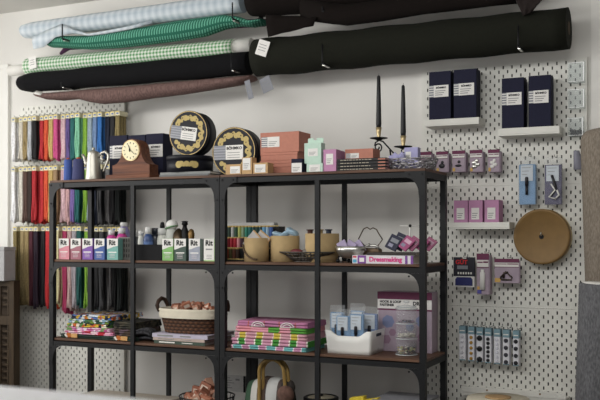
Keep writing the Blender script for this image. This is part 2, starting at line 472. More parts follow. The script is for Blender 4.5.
# ------------------------------------------------------------------ fabric rolls on the wall brackets
def wall_hook(x, z, label, y1=-.30, y0=0, big=.05):
    r = thing('wall_hook', label, 'hook', (x, 0, z), 0, 'black hooks holding the fabric rolls')
    b = MB(); b.box(-.012, .012, -.006, 0, .04, .10); b.build('wall_plate', BLACKM, r)
    b = MB(); b.tube([(0, -.006, .07), (0, -.12, .02), (0, -.2, -.002), (0, y1, 0)], .006, 8); b.build('arm', BLACKM, r)
    b = MB(); b.tube([(0, y1, 0), (0, y1-.004, .012), (0, y1-.004, big)], .0035, 8); b.build('upturned_tip', BLACKM, r)
    b = MB(); b.box(-.0055, .0055, y1+.01, y1+.075, -.009, -.004); b.build('silver_plate', SILVER, r)
    return r
def lerp(a, b, t): return a + (b-a)*t

BLUEG = gingham('pale_blue_gingham', '#d3d9dd', '#a3b1bb', .022, True)
GREENG = gingham('green_gingham', '#dfe3d8', '#55905a', .0105)
KNIT = ribbed('green_knit', '#22624f', '#62a48c', .016, .024, 25)
BLKF = M('black_fabric', '#121214', .95, 0, .12, 60, .3, 500, spec=.15)
DARKF = M('charcoal_fabric', '#1d1e18', .95, 0, .1, 80, .3, 600, spec=.15)
BROWNF = M('dark_brown_fabric', '#140f0d', .95, 0, .12, 60, .3, 500, spec=.15)
MAUVEF = weave('mauve_brown_fabric', '#5c4743', '#775f5a', 500)
PURPF = M('purple_fabric', '#4c2a48', .95, 0, .12, 60, .3, 500)
TUBE = M('white_cardboard', '#d8d6d0', .8, 0, .03, 30)
# dark charcoal roll, the biggest
yc = -.2
r = thing('fabric_roll', 'long thick charcoal black fabric roll on the lower hooks at the right', 'fabric roll', (.76, yc, 1.97))
n = 24
b = MB(); b.loft([(lerp(.03, 1.532, i/n), yc, lerp(1.972, 1.973, i/n) + .003*math.sin(i*1.3), .09, lerp(.092, .088, i/n)) for i in range(n+1)], 32, .006); b.build('rolled_cloth', DARKF, r, True)
b = MB(); b.lathe([(.028, 1.52), (.028, 1.5335)], (0, yc, 1.973), 20, 'X'); b.build('core', M('core_brown', '#4a3d2c', .9), r, True)
# tags on it
def paper_tag(p, w, h, label, tilt, mat, lines=3, yaw=0):
    r = thing('hanging_tag', label, 'tag', p)
    b = MB(); b.box(-w/2, w/2, -.0008, .0008, -h, 0); b.rot(tilt, 'Y'); b.build('card', mat, r)
    b = MB()
    for k in range(lines): b.box(-w*.36, w*.3, -.0016, -.0009, -h*(.3+.18*k)-.0015, -h*(.3+.18*k)+.0015)
    b.rot(tilt, 'Y'); b.build('print', GREYINK, r)
    return r
paper_tag((0.1223, -0.2955, 2.0326), .062, .075, 'white paper tag pinned on the left end of the charcoal roll', .35, LABELW)
paper_tag((-0.0013, -0.2500, 1.8551), .03, .095, 'narrow grey tag hanging below the black roll end', -.25, GREYL)
paper_tag((0.0777, -0.2200, 1.8688), .06, .075, 'grey printed tag hanging below the left end of charcoal roll', -.35, GREYL, 4)
# black roll
r = thing('fabric_roll', 'black fabric roll under the green gingham roll', 'fabric roll', (-.76, yc, 1.955))
b = MB(); b.loft([(lerp(-1.48, -.012, i/n), yc, lerp(1.955, 1.950, i/n) + .002*math.sin(i*.9), lerp(.056, .06, i/n), lerp(.055, .058, i/n)*(1-.25*(i == 0))) for i in range(n+1)], 28, .012); b.build('rolled_cloth', BLKF, r, True)
# green gingham roll, above and behind
gy = -.14
r = thing('fabric_roll', 'green and white gingham fabric roll above the black roll', 'fabric roll', (-.8, gy, 2.06))
b = MB(); b.loft([(lerp(-1.4913, -0.1261, i/n), gy, lerp(2.0545, 2.0441, i/n)+.004, .055, lerp(.05, .046, i/n)) for i in range(n+1)], 32, .004); b.build('rolled_cloth', GREENG, r, True)
b = MB(); b.lathe([(.03, -1.6311), (.032, -1.4810)], (0, gy, 2.0545-.006), 20, 'X'); b.build('cardboard_core', TUBE, r, True); b = MB(); b.lathe([(.036, -0.1839), (.036, -0.0324)], (0, gy, 2.0539), 20, 'X'); b.build('cardboard_core', TUBE, r, True)
paper_tag((-1.4127, -0.2000, 2.1035), .052, .07, 'white paper tag on the left end of the green gingham roll', -.12, LABELW)
# mauve fabric sagging beneath the black roll
r = thing('folded_fabric', 'mauve brown fabric sagging beneath the black roll', 'fabric', (-.76, -.17, 1.88))
st = []
for px, pt, pb_ in ((37, 88, 93.5), (45, 86, 96), (60, 85, 97), (76, 84, 95.5), (90, 84, 99), (100, 83, 100.5), (120, 82, 99), (150, 80, 94.5), (180, 77, 91), (210, 74, 86), (235, 70, 81.5), (250, 68, 77)):
    xx = {37: -1.3760, 45: -1.3183, 60: -1.2118, 76: -1.1003, 90: -1.0044, 100: -0.9369, 120: -0.8042, 150: -0.6108, 180: -0.4240, 210: -0.2433, 235: -0.0972, 250: -0.0115}[px]
    k = (xx + 1.4)/1.4
    zt = 1.93; zb = {37: 1.8911, 45: 1.8731, 60: 1.8605, 76: 1.8614, 90: 1.8358, 100: 1.8232, 120: 1.8228, 150: 1.8340, 180: 1.8396, 210: 1.8527, 235: 1.8650, 250: 1.8812}[px]
    zt = 1.901
    st.append((xx+.02, -.205, (zt+zb)/2-.018, .05, max(.004, (zt-zb)/2+.004)))
b = MB(); b.loft(st, 20, .02); b.build('cloth', MAUVEF, r, True)
b = MB(); b.sheet([[(-1.3471+.016*i, -.258+.01*j, 1.8784-.004*i+.010*j) for j in range(3)] for i in range(4)], .002); b.build('pale_end', TUBE, r, True)
# light blue gingham roll, top left
r = thing('fabric_roll', 'pale blue gingham fabric roll at the top left, by the ceiling', 'fabric roll', (-.78, yc, 2.25))
b = MB(); b.loft([(lerp(-1.462, -.05, i/n), yc, lerp(2.250, 2.258, i/n), .05, lerp(.046, .05, i/n)*(1-.2*(i == 0))) for i in range(n+1)], 28, .01); b.build('rolled_cloth', BLUEG, r, True)
# its loose flap, pinched at the hook and hanging to both sides
g = []
top = [(-1.3565, -0.2550, 2.1977), (-1.2711, -0.2550, 2.2229), (-1.1514, -0.2560, 2.2495), (-1.0628, -0.2550, 2.2080), (-0.9748, -0.2550, 2.1778), (-0.8618, -0.2550, 2.1830), (-0.6996, -0.2550, 2.1936), (-0.5608, -0.2550, 2.2110)]
bot = [(-1.3501, -0.2620, 2.1287), (-1.2790, -0.2620, 2.1334), (-1.1880, -0.2700, 2.1787), (-1.0775, -0.2620, 2.1917), (-0.9692, -0.2620, 2.1677), (-0.8564, -0.2620, 2.1676), (-0.6945, -0.2620, 2.1758), (-0.5559, -0.2620, 2.1933)]
for j in range(4): g.append([tuple(Vector(a).lerp(Vector(c), j/3) + Vector((0, -.006*math.sin(j*1.5), 0))) for a, c in zip(top, bot)])
b = MB(); b.sheet(g, .002); b.build('loose_flap', BLUEG, r, True)
# green knit under it
r = thing('folded_fabric', 'green striped knit fabric draped under the pale blue roll', 'fabric', (-.7, -.2, 2.15))
tops = [(-1.3261, -0.2000, 2.1946), (-1.2690, -0.2000, 2.2033), (-1.1773, -0.2000, 2.1974), (-1.0049, -0.2000, 2.1810), (-0.8046, -0.2000, 2.1888), (-0.6112, -0.2000, 2.1965), (-0.4243, -0.2000, 2.2038), (-0.2732, -0.2000, 2.2089), (-0.1554, -0.2000, 2.2068), (-0.0686, -0.2000, 2.1876), (-0.0002, -0.2000, 2.1604), (0.0728, -0.2000, 2.1579)]
bots = [(-1.3261, -0.2000, 2.1721), (-1.2689, -0.2000, 2.1416), (-1.1772, -0.2000, 2.1306), (-1.0048, -0.2000, 2.1070), (-0.8045, -0.2000, 2.0973), (-0.6111, -0.2000, 2.0985), (-0.4242, -0.2000, 2.0997), (-0.2732, -0.2000, 2.1088), (-0.1553, -0.2000, 2.1357), (-0.0686, -0.2000, 2.1423), (-0.0002, -0.2000, 2.1304), (0.0728, -0.2000, 2.1381)]
st = []
for a, c in zip(tops, bots):
    zt = min(a[2], 2.206); st.append((a[0], -.2, (zt+c[2])/2, .055, (zt-c[2])/2))
b = MB(); b.loft(st, 22, .015); b.build('cloth', KNIT, r, True)
# purple fabric peeping out under the knit
b = MB(); b.loft([(-1.2688, -.125, 2.122, .012, .008), (-1.2119, -.125, 2.1584, .022, .022), (-1.0789, -.125, 2.1519, .022, .02), (-0.6457, -.125, 2.1529, .02, .022),
           (-0.1547, -.125, 2.1760, .02, .022), (0.0300, -.125, 2.1649, .02, .02), (0.0639, -.125, 2.1690, .01, .008)], 16, .02)
single('folded_fabric', b, PURPF, 'purple fabric peeping out beneath the green knit', 'fabric', (-0.6457, -.125, 2.13))
# dark brown roll, top right
r = thing('fabric_roll', 'dark brown fabric roll at the very top right, cut by the frame', 'fabric roll', (.7, yc, 2.24))
b = MB(); b.loft([(lerp(-.005, 1.42, i/n), yc, lerp(2.245, 2.225, i/n), .075, lerp(.068, .082, i/n)*(1-.15*(i == 0))) for i in range(n+1)], 28, .012); b.build('rolled_cloth', BROWNF, r, True)
b = MB()
st = []
for (x, zb) in ((0.3069, 2.1189), (0.4621, 2.0841), (0.5379, 2.0718), (0.7104, 2.0727), (0.9003, 2.0823), (1.0378, 2.0855), (1.2151, 2.0859), (1.3225, 2.0869)):
    st.append((x, -.262, zb+.05, .036, .05))
b.loft(st, 16, .03); b.build('sagging_fold', BROWNF, r, True)
b = MB()
p0, p1, p2, p3 = (0.1223, -0.2850, 2.1585), (0.3984, -0.2850, 2.1200), (0.1358, -0.2900, 2.0494), (0.3747, -0.2900, 2.0788)
g = [[tuple(Vector(p0).lerp(Vector(p1), i/6).lerp(Vector(p2).lerp(Vector(p3), i/6), j/4) + Vector((0, -.006*math.sin(i*2.1+j), 0))) for i in range(7)] for j in range(5)]
b.sheet(g, .004); b.build('hanging_corner', BROWNF, r, True)
b = MB()
p0, p1, p2, p3 = (1.3087, -0.2850, 2.1326), (1.4720, -0.2850, 2.1136), (1.3562, -0.2900, 2.0234), (1.3856, -0.2900, 2.0331)
g = [[tuple(Vector(p0).lerp(Vector(p1), i/6).lerp(Vector(p2).lerp(Vector(p3), i/6), j/4) + Vector((0, -.008*math.sin(i*2.1+j), 0))) for i in range(7)] for j in range(5)]
b.sheet(g, .004); b.build('hanging_end', M('brown_flap', '#211917', .95, 0, .1, 60), r, True)
hk = [((-1.1074), 2.1542, 'black wall hook under the pale blue roll, at the left', .08),
      ((-0.0525), 2.1538, 'black wall hook under the right end of the pale blue roll', .08),
      ((0.4307), 2.1415, 'black wall hook holding the dark brown roll', .02),
      ((-1.1138), 1.8996, 'black wall hook under the black roll, at the left', .02),
      ((-0.0580), 1.9080, 'black wall hook under the right end of the black roll', .08),
      ((0.4299), 1.8957, 'black wall hook under the charcoal roll, at its middle', .09),
      ((1.3389), 1.8932, 'black wall hook under the right end of the charcoal roll', .09)]
for x, z, l, big in hk: wall_hook(x, z, l, -.302, 0, big)

# ------------------------------------------------------------------ cartons
def carton(name, label, cat, x0, x1, yf, d, z0, h, mat, lab=None, group=None, lid=None, rotz=0, lines=True, brand=None, strip=None, labmat=None):
    """front face from x0 to x1 at y=yf; lab = (u0, u1, v0, v1) in fractions of the face"""
    w = x1-x0
    r = thing(name, label, cat, ((x0+x1)/2, yf+d/2, z0), rotz, group)
    b = MB(); b.box(-w/2, w/2, -d/2, d/2, 0, h if not lid else h-lid); b.bevel(min(.0015, w*.05), 2); b.build('body', mat, r)
    if lid:
        b = MB(); b.box(-w/2-.0015, w/2+.0015, -d/2-.0015, d/2+.0015, h-lid, h); b.bevel(.0012, 2); b.build('lid', mat, r)
    f = -d/2 - (.0016 if lid else 0)
    if lab:
        u0, u1, v0, v1 = lab; a0, a1 = -w/2+w*u0, -w/2+w*u1
        b = MB(); b.box(a0, a1, f-.0009, f, h*v0, h*v1); lb = b.build('label', labmat or LABELW, r)
        lw, lh = a1-a0, h*(v1-v0)
        if lines:
            b = MB()
            for k in range(3):
                zz = h*v0 + lh*(.52-.17*k); b.box(a0+lw*.1, a0+lw*(.8-.1*k), f-.0014, f-.0009, zz-lh*.03, zz+lh*.03)
            b.build('print', GREYINK, lb)
        if brand: text(lb, 'lettering', brand, lh*.2, (a0+lw*.5, f-.0012, h*v0+lh*.78), INK, off=.0006)
        if strip:
            s0 = -w/2+w*strip
            b = MB(); b.box(s0, a0, f-.0008, f, h*v0, h*v1); sb = b.build('striped_label', GREYL, r)
            b = MB()
            for k in range(5):
                zz = h*v0+lh*(k+.5)/5; b.box(s0+.0005, a0-.0005, f-.0012, f-.0008, zz-lh*.035, zz+lh*.035)
            b.build('stripes', WHITEINK, sb)
    return r

# three tall navy boxes behind the clock
carton('navy_box', 'tall navy box behind the coffee pot and clock, leftmost of three', 'box', -0.7895, -0.6778, -.31, .09, TOP, 1.6119-TOP, NAVY, (.17, .98, .5, .78), 'tall navy boxes on the top shelf', brand='BÖHMKO', strip=.02)
carton('navy_box', 'tall navy box mostly hidden behind the clock, middle of three', 'box', -0.6715, -0.5652, -.31, .09, TOP, 1.6088-TOP, NAVY, (.17, .98, .5, .78), 'tall navy boxes on the top shelf', brand='BÖHMKO', strip=.02)
carton('navy_box', 'tall navy box between the clock and the round tins, rightmost of three', 'box', -0.5591, -0.4549, -.31, .09, TOP, 1.6111-TOP, NAVY, (.17, .98, .5, .77), 'tall navy boxes on the top shelf', brand='BÖHMKO', strip=.02)

# thread cones
def cone(x, r0, r1, h, y, col, label):
    r = thing('thread_cone', label, 'thread cone', (x, y, TOP), 0, 'thread cones on the top shelf')
    b = MB(); b.lathe([(r0, .003), (r0, .01), (r1, h-.006), (r1*.8, h)], (0,0,0), 24); b.build('wound_thread', col, r)
    b = MB(); b.lathe([(r1*.45, h), (r1*.4, h+.008)], (0,0,0), 16); b.lathe([(r0*.9, 0), (r0*.9, .003)], (0,0,0), 16); b.build('core', M('orange_core', '#b0502c', .7), r)
cone(-0.9711, .024, .021, .114, -.42, M('blue_thread', '#40589a', .8, 0, .1, 150, .3, 400), 'blue thread cone at the left end of the top shelf')
cone(-0.9038, .033, .028, .114, -.42, M('slate_thread', '#3c4068', .8, 0, .1, 150, .3, 400), 'slate navy thread cone beside the coffee pot')

# coffee pot
px = -0.8073
r = thing('coffee_pot', 'pewter coffee pot with curved handle beside the wooden clock', 'coffee pot', (px, -.42, TOP))
b = MB(); b.lathe([(.041, 0), (.042, .006), (.0395, .03), (.036, .08), (.031, .13), (.029, .138), (.031, .141)], (0,0,0), 32); b.build('body', PEWTER, r)
b = MB(); b.lathe([(.031, .141), (.028, .147), (.014, .153), (.006, .156)], (0,0,0), 28); ld = b.build('lid', PEWTER, r)
b = MB(); b.lathe([(.004, .155), (.008, .161), (.007, .169), (.002, .172)], (0,0,0), 16); b.build('knob', PEWTER, ld)
b = MB(); b.tube([(-.034, 0, .075), (-.048, 0, .095), (-.058, 0, .122), (-.07, 0, .136)], [.014, .012, .008, .007], 12); b.build('spout', PEWTER, r)
b = MB(); b.tube([(.034, 0, .118), (.05, 0, .14), (.075, 0, .146), (.094, 0, .13), (.093, 0, .1), (.078, 0, .072), (.066, 0, .05), (.06, 0, .045)], [.006, .006, .007, .007, .007, .006, .005, .004], 10)
b.tube([(.066, 0, .1), (.052, 0, .108), (.05, 0, .122), (.06, 0, .126)], .0075, 8); b.build('handle', PEWTER, r)

# mantel clock
CW = wood('clock_mahogany', '#4a281b', '#7a4a31')
x0, x1 = -0.6974, -0.4306; cx = -0.5497
r = thing('mantel_clock', 'wooden mantel clock with round cream dial on the top shelf', 'clock', ((x0+x1)/2, -.41, TOP))
b = MB(); b.box(x0, x1, -.465, -.365, TOP, TOP+.022); b.bevel(.003, 2); b.build('base', CW, r, True)
bx0, bx1 = -0.6648, -0.4405; zt = 1.5721; zm = 1.4427
poly = [(bx0, TOP+.022), (bx0, zm)]
zc = 1.5138; R = zt - zc
for k in range(1, 7):
    t = k/7; a = PI*.5*t
    poly.append((bx0 + (cx-R-bx0)*math.sin(a)**1.0, zm + (zc+.005-zm)*(1-math.cos(a))))
for k in range(0, 17):
    a = PI - PI*k/16; poly.append((cx + R*math.cos(a), zc + R*math.sin(a)))
for k in range(6, 0, -1):
    t = k/7; a = PI*.5*t
    poly.append((bx1 + (cx+R-bx1)*math.sin(a), zm + (zc+.005-zm)*(1-math.cos(a))))
poly += [(bx1, zm), (bx1, TOP+.022)]
b = MB(); b.prism(poly, -.45, -.375); b.build('case', CW, r, True)
DR = .0485
b = MB(); b.lathe([(DR+.004, -.456), (DR+.004, -.450)], (cx, 0, zc), 36, 'Y'); b.build('bezel', GOLDM, r, True)
b = MB(); b.lathe([(DR-.001, -.4575), (DR-.001, -.4555)], (cx, 0, zc), 36, 'Y'); d = b.build('dial', M('cream_dial', '#ece2bd', .5, 0, .03, 30), r, True)
b = MB()
for k in range(12):
    a = 2*PI*k/12; q = MB()
    b.tube([(cx+.034*math.sin(a), -.458, zc+.034*math.cos(a)), (cx+.042*math.sin(a), -.458, zc+.042*math.cos(a))], .0018, 5)
b.build('hour_marks', INK, d, True)
b = MB(); b.tube([(cx, -.459, zc), (cx-.012, -.459, zc+.026)], .0022, 5); b.build('hour_hand', INK, d, True)
b = MB(); b.tube([(cx-.004, -.4605, zc+.006), (cx+.026, -.4605, zc-.02)], .0013, 5); b.tube([(cx-.004, -.4605, zc-.006), (cx-.004, -.4605, zc+.012)], .003, 5); b.build('minute_hand', INK, d, True)

# navy round tins with gold garlands
TIN = M('navy_tin', '#16171f', .5, 0, .05, 30, spec=.25)
def tin(x, y, z, R, th, label, standing, tilt=0.0, part=None):
    """standing: axis along y, front face at y"""
    if standing:
        r = thing('round_tin', label, 'tin', (x, y+th/2, z), 0, 'round navy tins')
        b = MB(); b.lathe([(R, 0), (R, th)], (0, -th/2, R), 48, 'Y'); b.build('drum', TIN, r)
        b = MB(); b.lathe([(R+.0015, 0), (R+.0015, .02)], (0, -th/2-.0015, R), 48, 'Y'); ld = b.build('lid', TIN, r)
        f = -th/2 - .0022
        b = MB()
        for k in range(64):
            a, c = 2*PI*k/64, 2*PI*(k+1)/64
            R0, R1 = R*.965, R*.99
            b.bm.faces.new([b.bm.verts.new((q*math.cos(t), f, R+q*math.sin(t))) for q, t in ((R0, a), (R1, a), (R1, c), (R0, c))])
        bmesh.ops.remove_doubles(b.bm, verts=b.bm.verts, dist=1e-5)
        bmesh.ops.solidify(b.bm, geom=list(b.bm.faces), thickness=.0006)
        b.build('gold_rim', M('gold_rim', '#b9a06a', .4, .5, .05, 50), ld)
        b = MB()
        for k in range(30):
            a = math.radians(150 - k*10) - tilt
            rr = R*(.71 + .05*math.sin(k*2.4)); s = R*(.105 + .03*math.sin(k*1.7+1))
            b.lathe([(s, 0), (s, .0006)], (rr*math.cos(a), f-.0002*(k % 2), R+rr*math.sin(a)), 10, 'Y')
        ga = b.build('gold_garland', GOLD, ld)
        b = MB()
        for k in range(0, 30, 3):
            a = math.radians(150 - k*10) - tilt; rr = R*(.71 + .05*math.sin(k*2.4))
            b.lathe([(R*.028, 0), (R*.028, .0004)], (rr*math.cos(a+.03), f-.001, R+rr*math.sin(a+.03)), 8, 'Y')
        b.build('flower_centres', TIN, ga)
        # label across the left
        b = MB(); b.box(-R*.93, -R*.36, f-.0012, f, -R*.32, R*.27); b.rot(-tilt*-1, 'Y'); b.move((0, 0, R)); sl = b.build('striped_label', GREYL, ld)
        b = MB()
        for k in range(5): b.box(-R*.92, -R*.37, f-.0016, f-.0012, -R*.29+R*.11*k, -R*.255+R*.11*k)
        b.rot(tilt, 'Y'); b.move((0, 0, R)); b.build('stripes', M('label_stripe', '#a9abb2', .7, 0, 0), sl)
        b = MB(); b.box(-R*.36, R*.45, f-.0012, f, -R*.32, R*.27); b.rot(tilt, 'Y'); b.move((0, 0, R)); lb = b.build('label', LABELW, ld)
        t = text(lb, 'lettering', 'BÖHMKO', R*.165, (R*.04*math.cos(tilt), f-.0015, R+R*.14-R*.04*math.sin(tilt)), INK, off=.0006, rot=(PI/2, tilt, 0))
        b = MB()
        for k in range(3): b.box(-R*.28, R*.3, f-.0016, f-.0012, -R*.25+R*.1*k, -R*.225+R*.1*k)
        b.rot(tilt, 'Y'); b.move((0, 0, R)); b.build('print', GREYINK, lb)
    return r
Rt = (1.6949-1.4796)/2
tin(-0.2280, -.43, 1.4796, Rt, .085, 'round navy tin standing on edge on the flat tin, label tilted', True, .16)
tin(0.0136, -.41, TOP, .1165, .08, 'round navy tin standing on edge behind the small kraft boxes', True, 0)
# flat lying tin
zl0 = TOP+.024; zl1 = 1.4791
r = thing('round_tin', 'flat round navy tin lying under the standing tin', 'tin', (-0.2559, -.37, zl0), 0, 'round navy tins')
h = zl1-zl0-.0005; R = .114
b = MB(); b.lathe([(R, 0), (R, h*.75)], (0,0,0), 48); b.build('drum', TIN, r)
b = MB(); b.lathe([(R+.0015, h*.72), (R+.0015, h-.002), (R-.002, h)], (0,0,0), 48); b.build('lid', TIN, r)
b = MB()
for k in range(7):
    a = -PI/2 + .42 + (k-3)*.115; s = .017 if k in (0, 6) else (.010 + .004*(k % 2))
    q = MB(); q.lathe([(s, 0), (s, .001)], (0,0,0), 12, 'Y'); q.rot(a+PI/2, 'Z'); q.move(((R+.0028)*math.cos(a), (R+.0028)*math.sin(a), h*.42+.004*(k % 2)))
    me = bpy.data.meshes.new('q'); q.bm.to_mesh(me); q.bm.free(); b.bm.from_mesh(me); bpy.data.meshes.remove(me)
b.build('gold_flowers', GOLD, r)
# two thin booklets below the tin
for k, (a, c, m_, l) in enumerate(((-0.3621, -0.0871, M('grey_cover', '#606364', .5, 0, .1, 40), 'grey booklet directly on the shelf under the flat tin'),
                             (-0.3597, -0.0790, M('silver_cover', '#7a7c7b', .45, 0, .1, 40), 'silvery booklet on top of the grey one, under the flat tin'))):
    z0 = TOP + .012*k
    r = thing('booklet', l, 'booklet', ((a+c)/2, -.35, z0), 0, 'booklets under the flat tin')
    b = MB(); b.box(a, c, -.475+.004*k, -.25, z0+.0015, z0+.0098); b.build('pages', LABELW, r, True)
    b = MB(); b.box(a-.002, c+.002, -.478+.004*k, -.248, z0, z0+.0015); b.box(a-.002, c+.002, -.478+.004*k, -.248, z0+.0098, z0+.0116); b.box(a-.002, c+.002, -.478+.004*k, -.4755+.004*k, z0+.0015, z0+.0098); b.build('cover', m_, r, True)

# small kraft boxes
kd = 'small kraft boxes by the round tin'
carton('kraft_box', 'low kraft box with white label, leftmost in front of the tin', 'box', 0.0176, 0.1014, -.495, .05, TOP, 1.4207-TOP, KRAFT, (.3, .92, .12, .8), kd)
carton('kraft_box', 'upright kraft box with white label, middle one before the tin', 'box', 0.1056, 0.1593, -.497, .045, TOP, 1.4504-TOP, KRAFT, (.1, .85, .25, .95), kd)
carton('kraft_box', 'low kraft box with white label, right of the upright kraft box', 'box', 0.1634, 0.2397, -.495, .06, TOP, 1.4232-TOP, KRAFT, (.12, .85, .12, .85), kd)
# terracotta stack
ty = -.40
zs = [TOP, 1.4073, 1.4396, 1.4774, 1.5717]
g = 'stacked terracotta boxes'
carton('terracotta_box', 'flat terracotta box at the bottom of the terracotta stack', 'box', 0.1527, 0.3498, ty, .14, zs[0], zs[1]-zs[0]-.0005, TERRA, None, g)
carton('terracotta_box', 'second terracotta box from the bottom, between two flat boxes', 'box', 0.1516, 0.3472, ty, .14, zs[1], zs[2]-zs[1]-.0005, TERRA, None, g, lid=.014)
carton('terracotta_box', 'terracotta box right under the tall labelled terracotta box', 'box', 0.1543, 0.3447, ty, .14, zs[2], zs[3]-zs[2]-.0005, TERRA, None, g, lid=.012)
carton('terracotta_box', 'tall terracotta box with white label, topmost of its stack', 'box', 0.1516, 0.3533, ty, .13, zs[3], zs[4]-zs[3], TERRA, (.19, .5, .27, .78), g, strip=.03)
carton('navy_box', 'small navy box with white label before the terracotta stack', 'box', 0.3566, 0.4116, -.49, .05, TOP, 1.4352-TOP, NAVY, (.04, .96, .02, .7))
# mint boxes
mz = 1.4128
r = carton('mint_box', 'low mint green box under the upright mint box', 'box', 0.4306, 0.5102, -.485, .055, TOP, mz-TOP-.0005, MINT, (.18, .84, .08, .85), 'mint boxes')
r = carton('mint_box', 'upright mint green box with hang tab, on the low one', 'box', 0.4174, 0.5006, -.48, .045, mz, 1.5046-mz, MINT, (.22, .8, .35, .72), 'mint boxes')
w = 0.5006-0.4174; hh = 1.5046-mz
b = MB(); b.prism([(-w*.4, hh), (w*.52, hh), (w*.52, hh+.02), (w*.48, hh+.023), (w*.12, hh+.023), (w*.12, hh+.014), (-w*.06, hh+.014), (-w*.06, hh+.023), (-w*.36, hh+.023), (-w*.4, hh+.018)], -.001, .001); b.build('hang_tab', MINT, r)
# pink boxes
pz = 1.4720-TOP
for k in range(3):
    carton('pink_box', ('pink box with white label between the mint boxes and black books', 'second pink box, behind the labelled pink one', 'third pink box, hindmost of the row behind the labelled one')[k], 'box',
           0.5109, 0.5733, -.48+.05*k, .048, TOP, pz-.002*k, PINKC, (.22, .76, .32, .8) if k == 0 else None, 'pink boxes on the top shelf')
# black books
bz = [1.3737, 1.3868, 1.3999, 1.4126, 1.4262]
bh = (bz[4]-TOP)/4
names = ['Knit', 'Sew All', 'Lace & Stitch', 'The Cut']
cols_ = ['bottom', 'second from bottom', 'third from bottom', 'topmost']
for k in range(4):
    a, c = 0.5814, 0.8103
    r = thing('book', f'black book with pale spine print, {cols_[k]} of the black books', 'book', ((a+c)/2, -.4, TOP+bh*k), 0, 'black books on the top shelf')
    w = c-a; zz0, zz1 = .0008, bh-.0008
    b = MB(); b.box(-w/2, w/2, -.09, .07, zz0, zz1); b.bevel(.001, 1); b.build('cover', BLACKCARD, r)
    b = MB(); b.box(w/2-.0005, w/2+.0006, -.085, .066, zz0+.002, zz1-.002); b.build('pages', M('pink_pages', '#b98f94', .8), r)
    b = MB(); rnd = random.Random(k)
    xx = -w*.43
    while xx < w*(-.05+.1*rnd.random()+.15):
        l_ = rnd.uniform(.006, .016); b.box(xx, xx+l_, -.0912, -.0901, bh*.4, bh*.62); xx += l_+.004
    b.build('spine_print', M('spine_ink', '#b3aa98', .8, 0, 0), r)
    b = MB(); b.box(w*.34, w*.49, -.0909, -.0901, bh*.3, bh*.7); b.build('spine_patch', TERRA, r)
carton('terracotta_box', 'single terracotta box with white label on top of black books', 'box', 0.5991, 0.7321, -.44, .09, bz[4]+.001, 1.4725-bz[4]-.001, TERRA, (.2, .5, .1, .6), None, strip=.03)

# candelabra
cy = -.33
c1, c2 = 0.7185, 0.8346
r = thing('candelabra', 'black scrolled iron candelabra with two gold candle cups', 'candelabra', (0.7817, cy, TOP))
S = [(372,0)]
b = MB()
za = 1.5268; zb_ = 1.4835
for cc, z_ in ((c1, za), (c2, zb_)):
    b = MB()
    b.lathe([(.005, z_-.01), (.02, z_-.004), (.04, z_), (.041, z_+.003), (.037, z_+.003), (.01, z_)], (cc, cy, 0), 28)
    b.build('drip_pan', BLACKM, r, True)
b = MB()
sp = [(0.7247, -0.3300, 1.4746), (0.7318, -0.3300, 1.4856), (0.7247, -0.3300, 1.4949), (0.7127, -0.3300, 1.4932), (0.7079, -0.3300, 1.4798), (0.7151, -0.3300, 1.4691), (0.7270, -0.3300, 1.4686), (0.7342, -0.3300, 1.4810), (0.7295, -0.3300, 1.4992), (0.7175, -0.3300, 1.5088), (0.7031, -0.3300, 1.5026), (0.6968, -0.3300, 1.4870), (0.7007, -0.3300, 1.4746)]
sp = []
ccx, ccz = 0.7141, 1.4872
for k in range(26):
    t = k/25; a = -.3 + t*(2*PI*1.45); rr = .006 + .017*t
    sp.append((ccx + rr*math.cos(-a), cy, ccz + rr*math.sin(-a)))
b.tube(sp, .0035, 6)
b.tube([(0.6983, -0.3300, 1.4938), (0.7031, -0.3300, 1.5094), (0.7199, -0.3300, 1.5186), (0.7390, -0.3300, 1.5123), (0.7628, -0.3300, 1.4865), (0.7865, -0.3300, 1.4608), (0.8100, -0.3300, 1.4397), (0.8335, -0.3300, 1.4344), (0.8475, -0.3300, 1.4450), (0.8405, -0.3300, 1.4587), (0.8288, -0.3300, 1.4569), (0.8265, -0.3300, 1.4682), (0.8344, -0.3300, 1.4790)], .0035, 6)
b.tube([(0.7723, -0.3300, 1.4726), (0.7770, -0.3300, 1.4365), (0.7817, cy, TOP+.005)], .004, 6)
b.build('scroll_frame', BLACKM, r, True)
b = MB(); b.lathe([(.055, TOP), (.055, TOP+.006), (.02, TOP+.012)], (0.7817, cy, 0), 24); b.build('foot', BLACKM, r, True)
for cc, z_ in ((c1, za), (c2, zb_)):
    b = MB(); b.lathe([(.010, z_+.002), (.008, z_+.008), (.0105, z_+.03), (.0135, z_+.05), (.0115, z_+.05), (.0105, z_+.046)], (cc, cy, 0), 18); b.build('candle_cup', GOLDM, r, True)
WAX = M('black_wax', '#17181b', .5, 0, .04, 40)
for cc, z0, z1, l in ((c1, 1.5745, 1.8143, 'tall black taper candle in the left, higher cup'), (c2, 1.5304, 1.7628, 'tall black taper candle in the right, lower cup')):
    r = thing('taper_candle', l, 'candle', (cc, cy, z0-.002), 0, 'black taper candles')
    b = MB(); b.lathe([(.0098, 0), (.0125, .02), (.010, (z1-z0)*.6), (.0075, (z1-z0)-.006), (.003, (z1-z0))], (0,0,0), 16); b.build('wax', WAX, r)
    b = MB(); b.tube([(0, 0, z1-z0-.001), (.001, 0, z1-z0+.008)], .0008, 5); b.build('wick', INK, r)

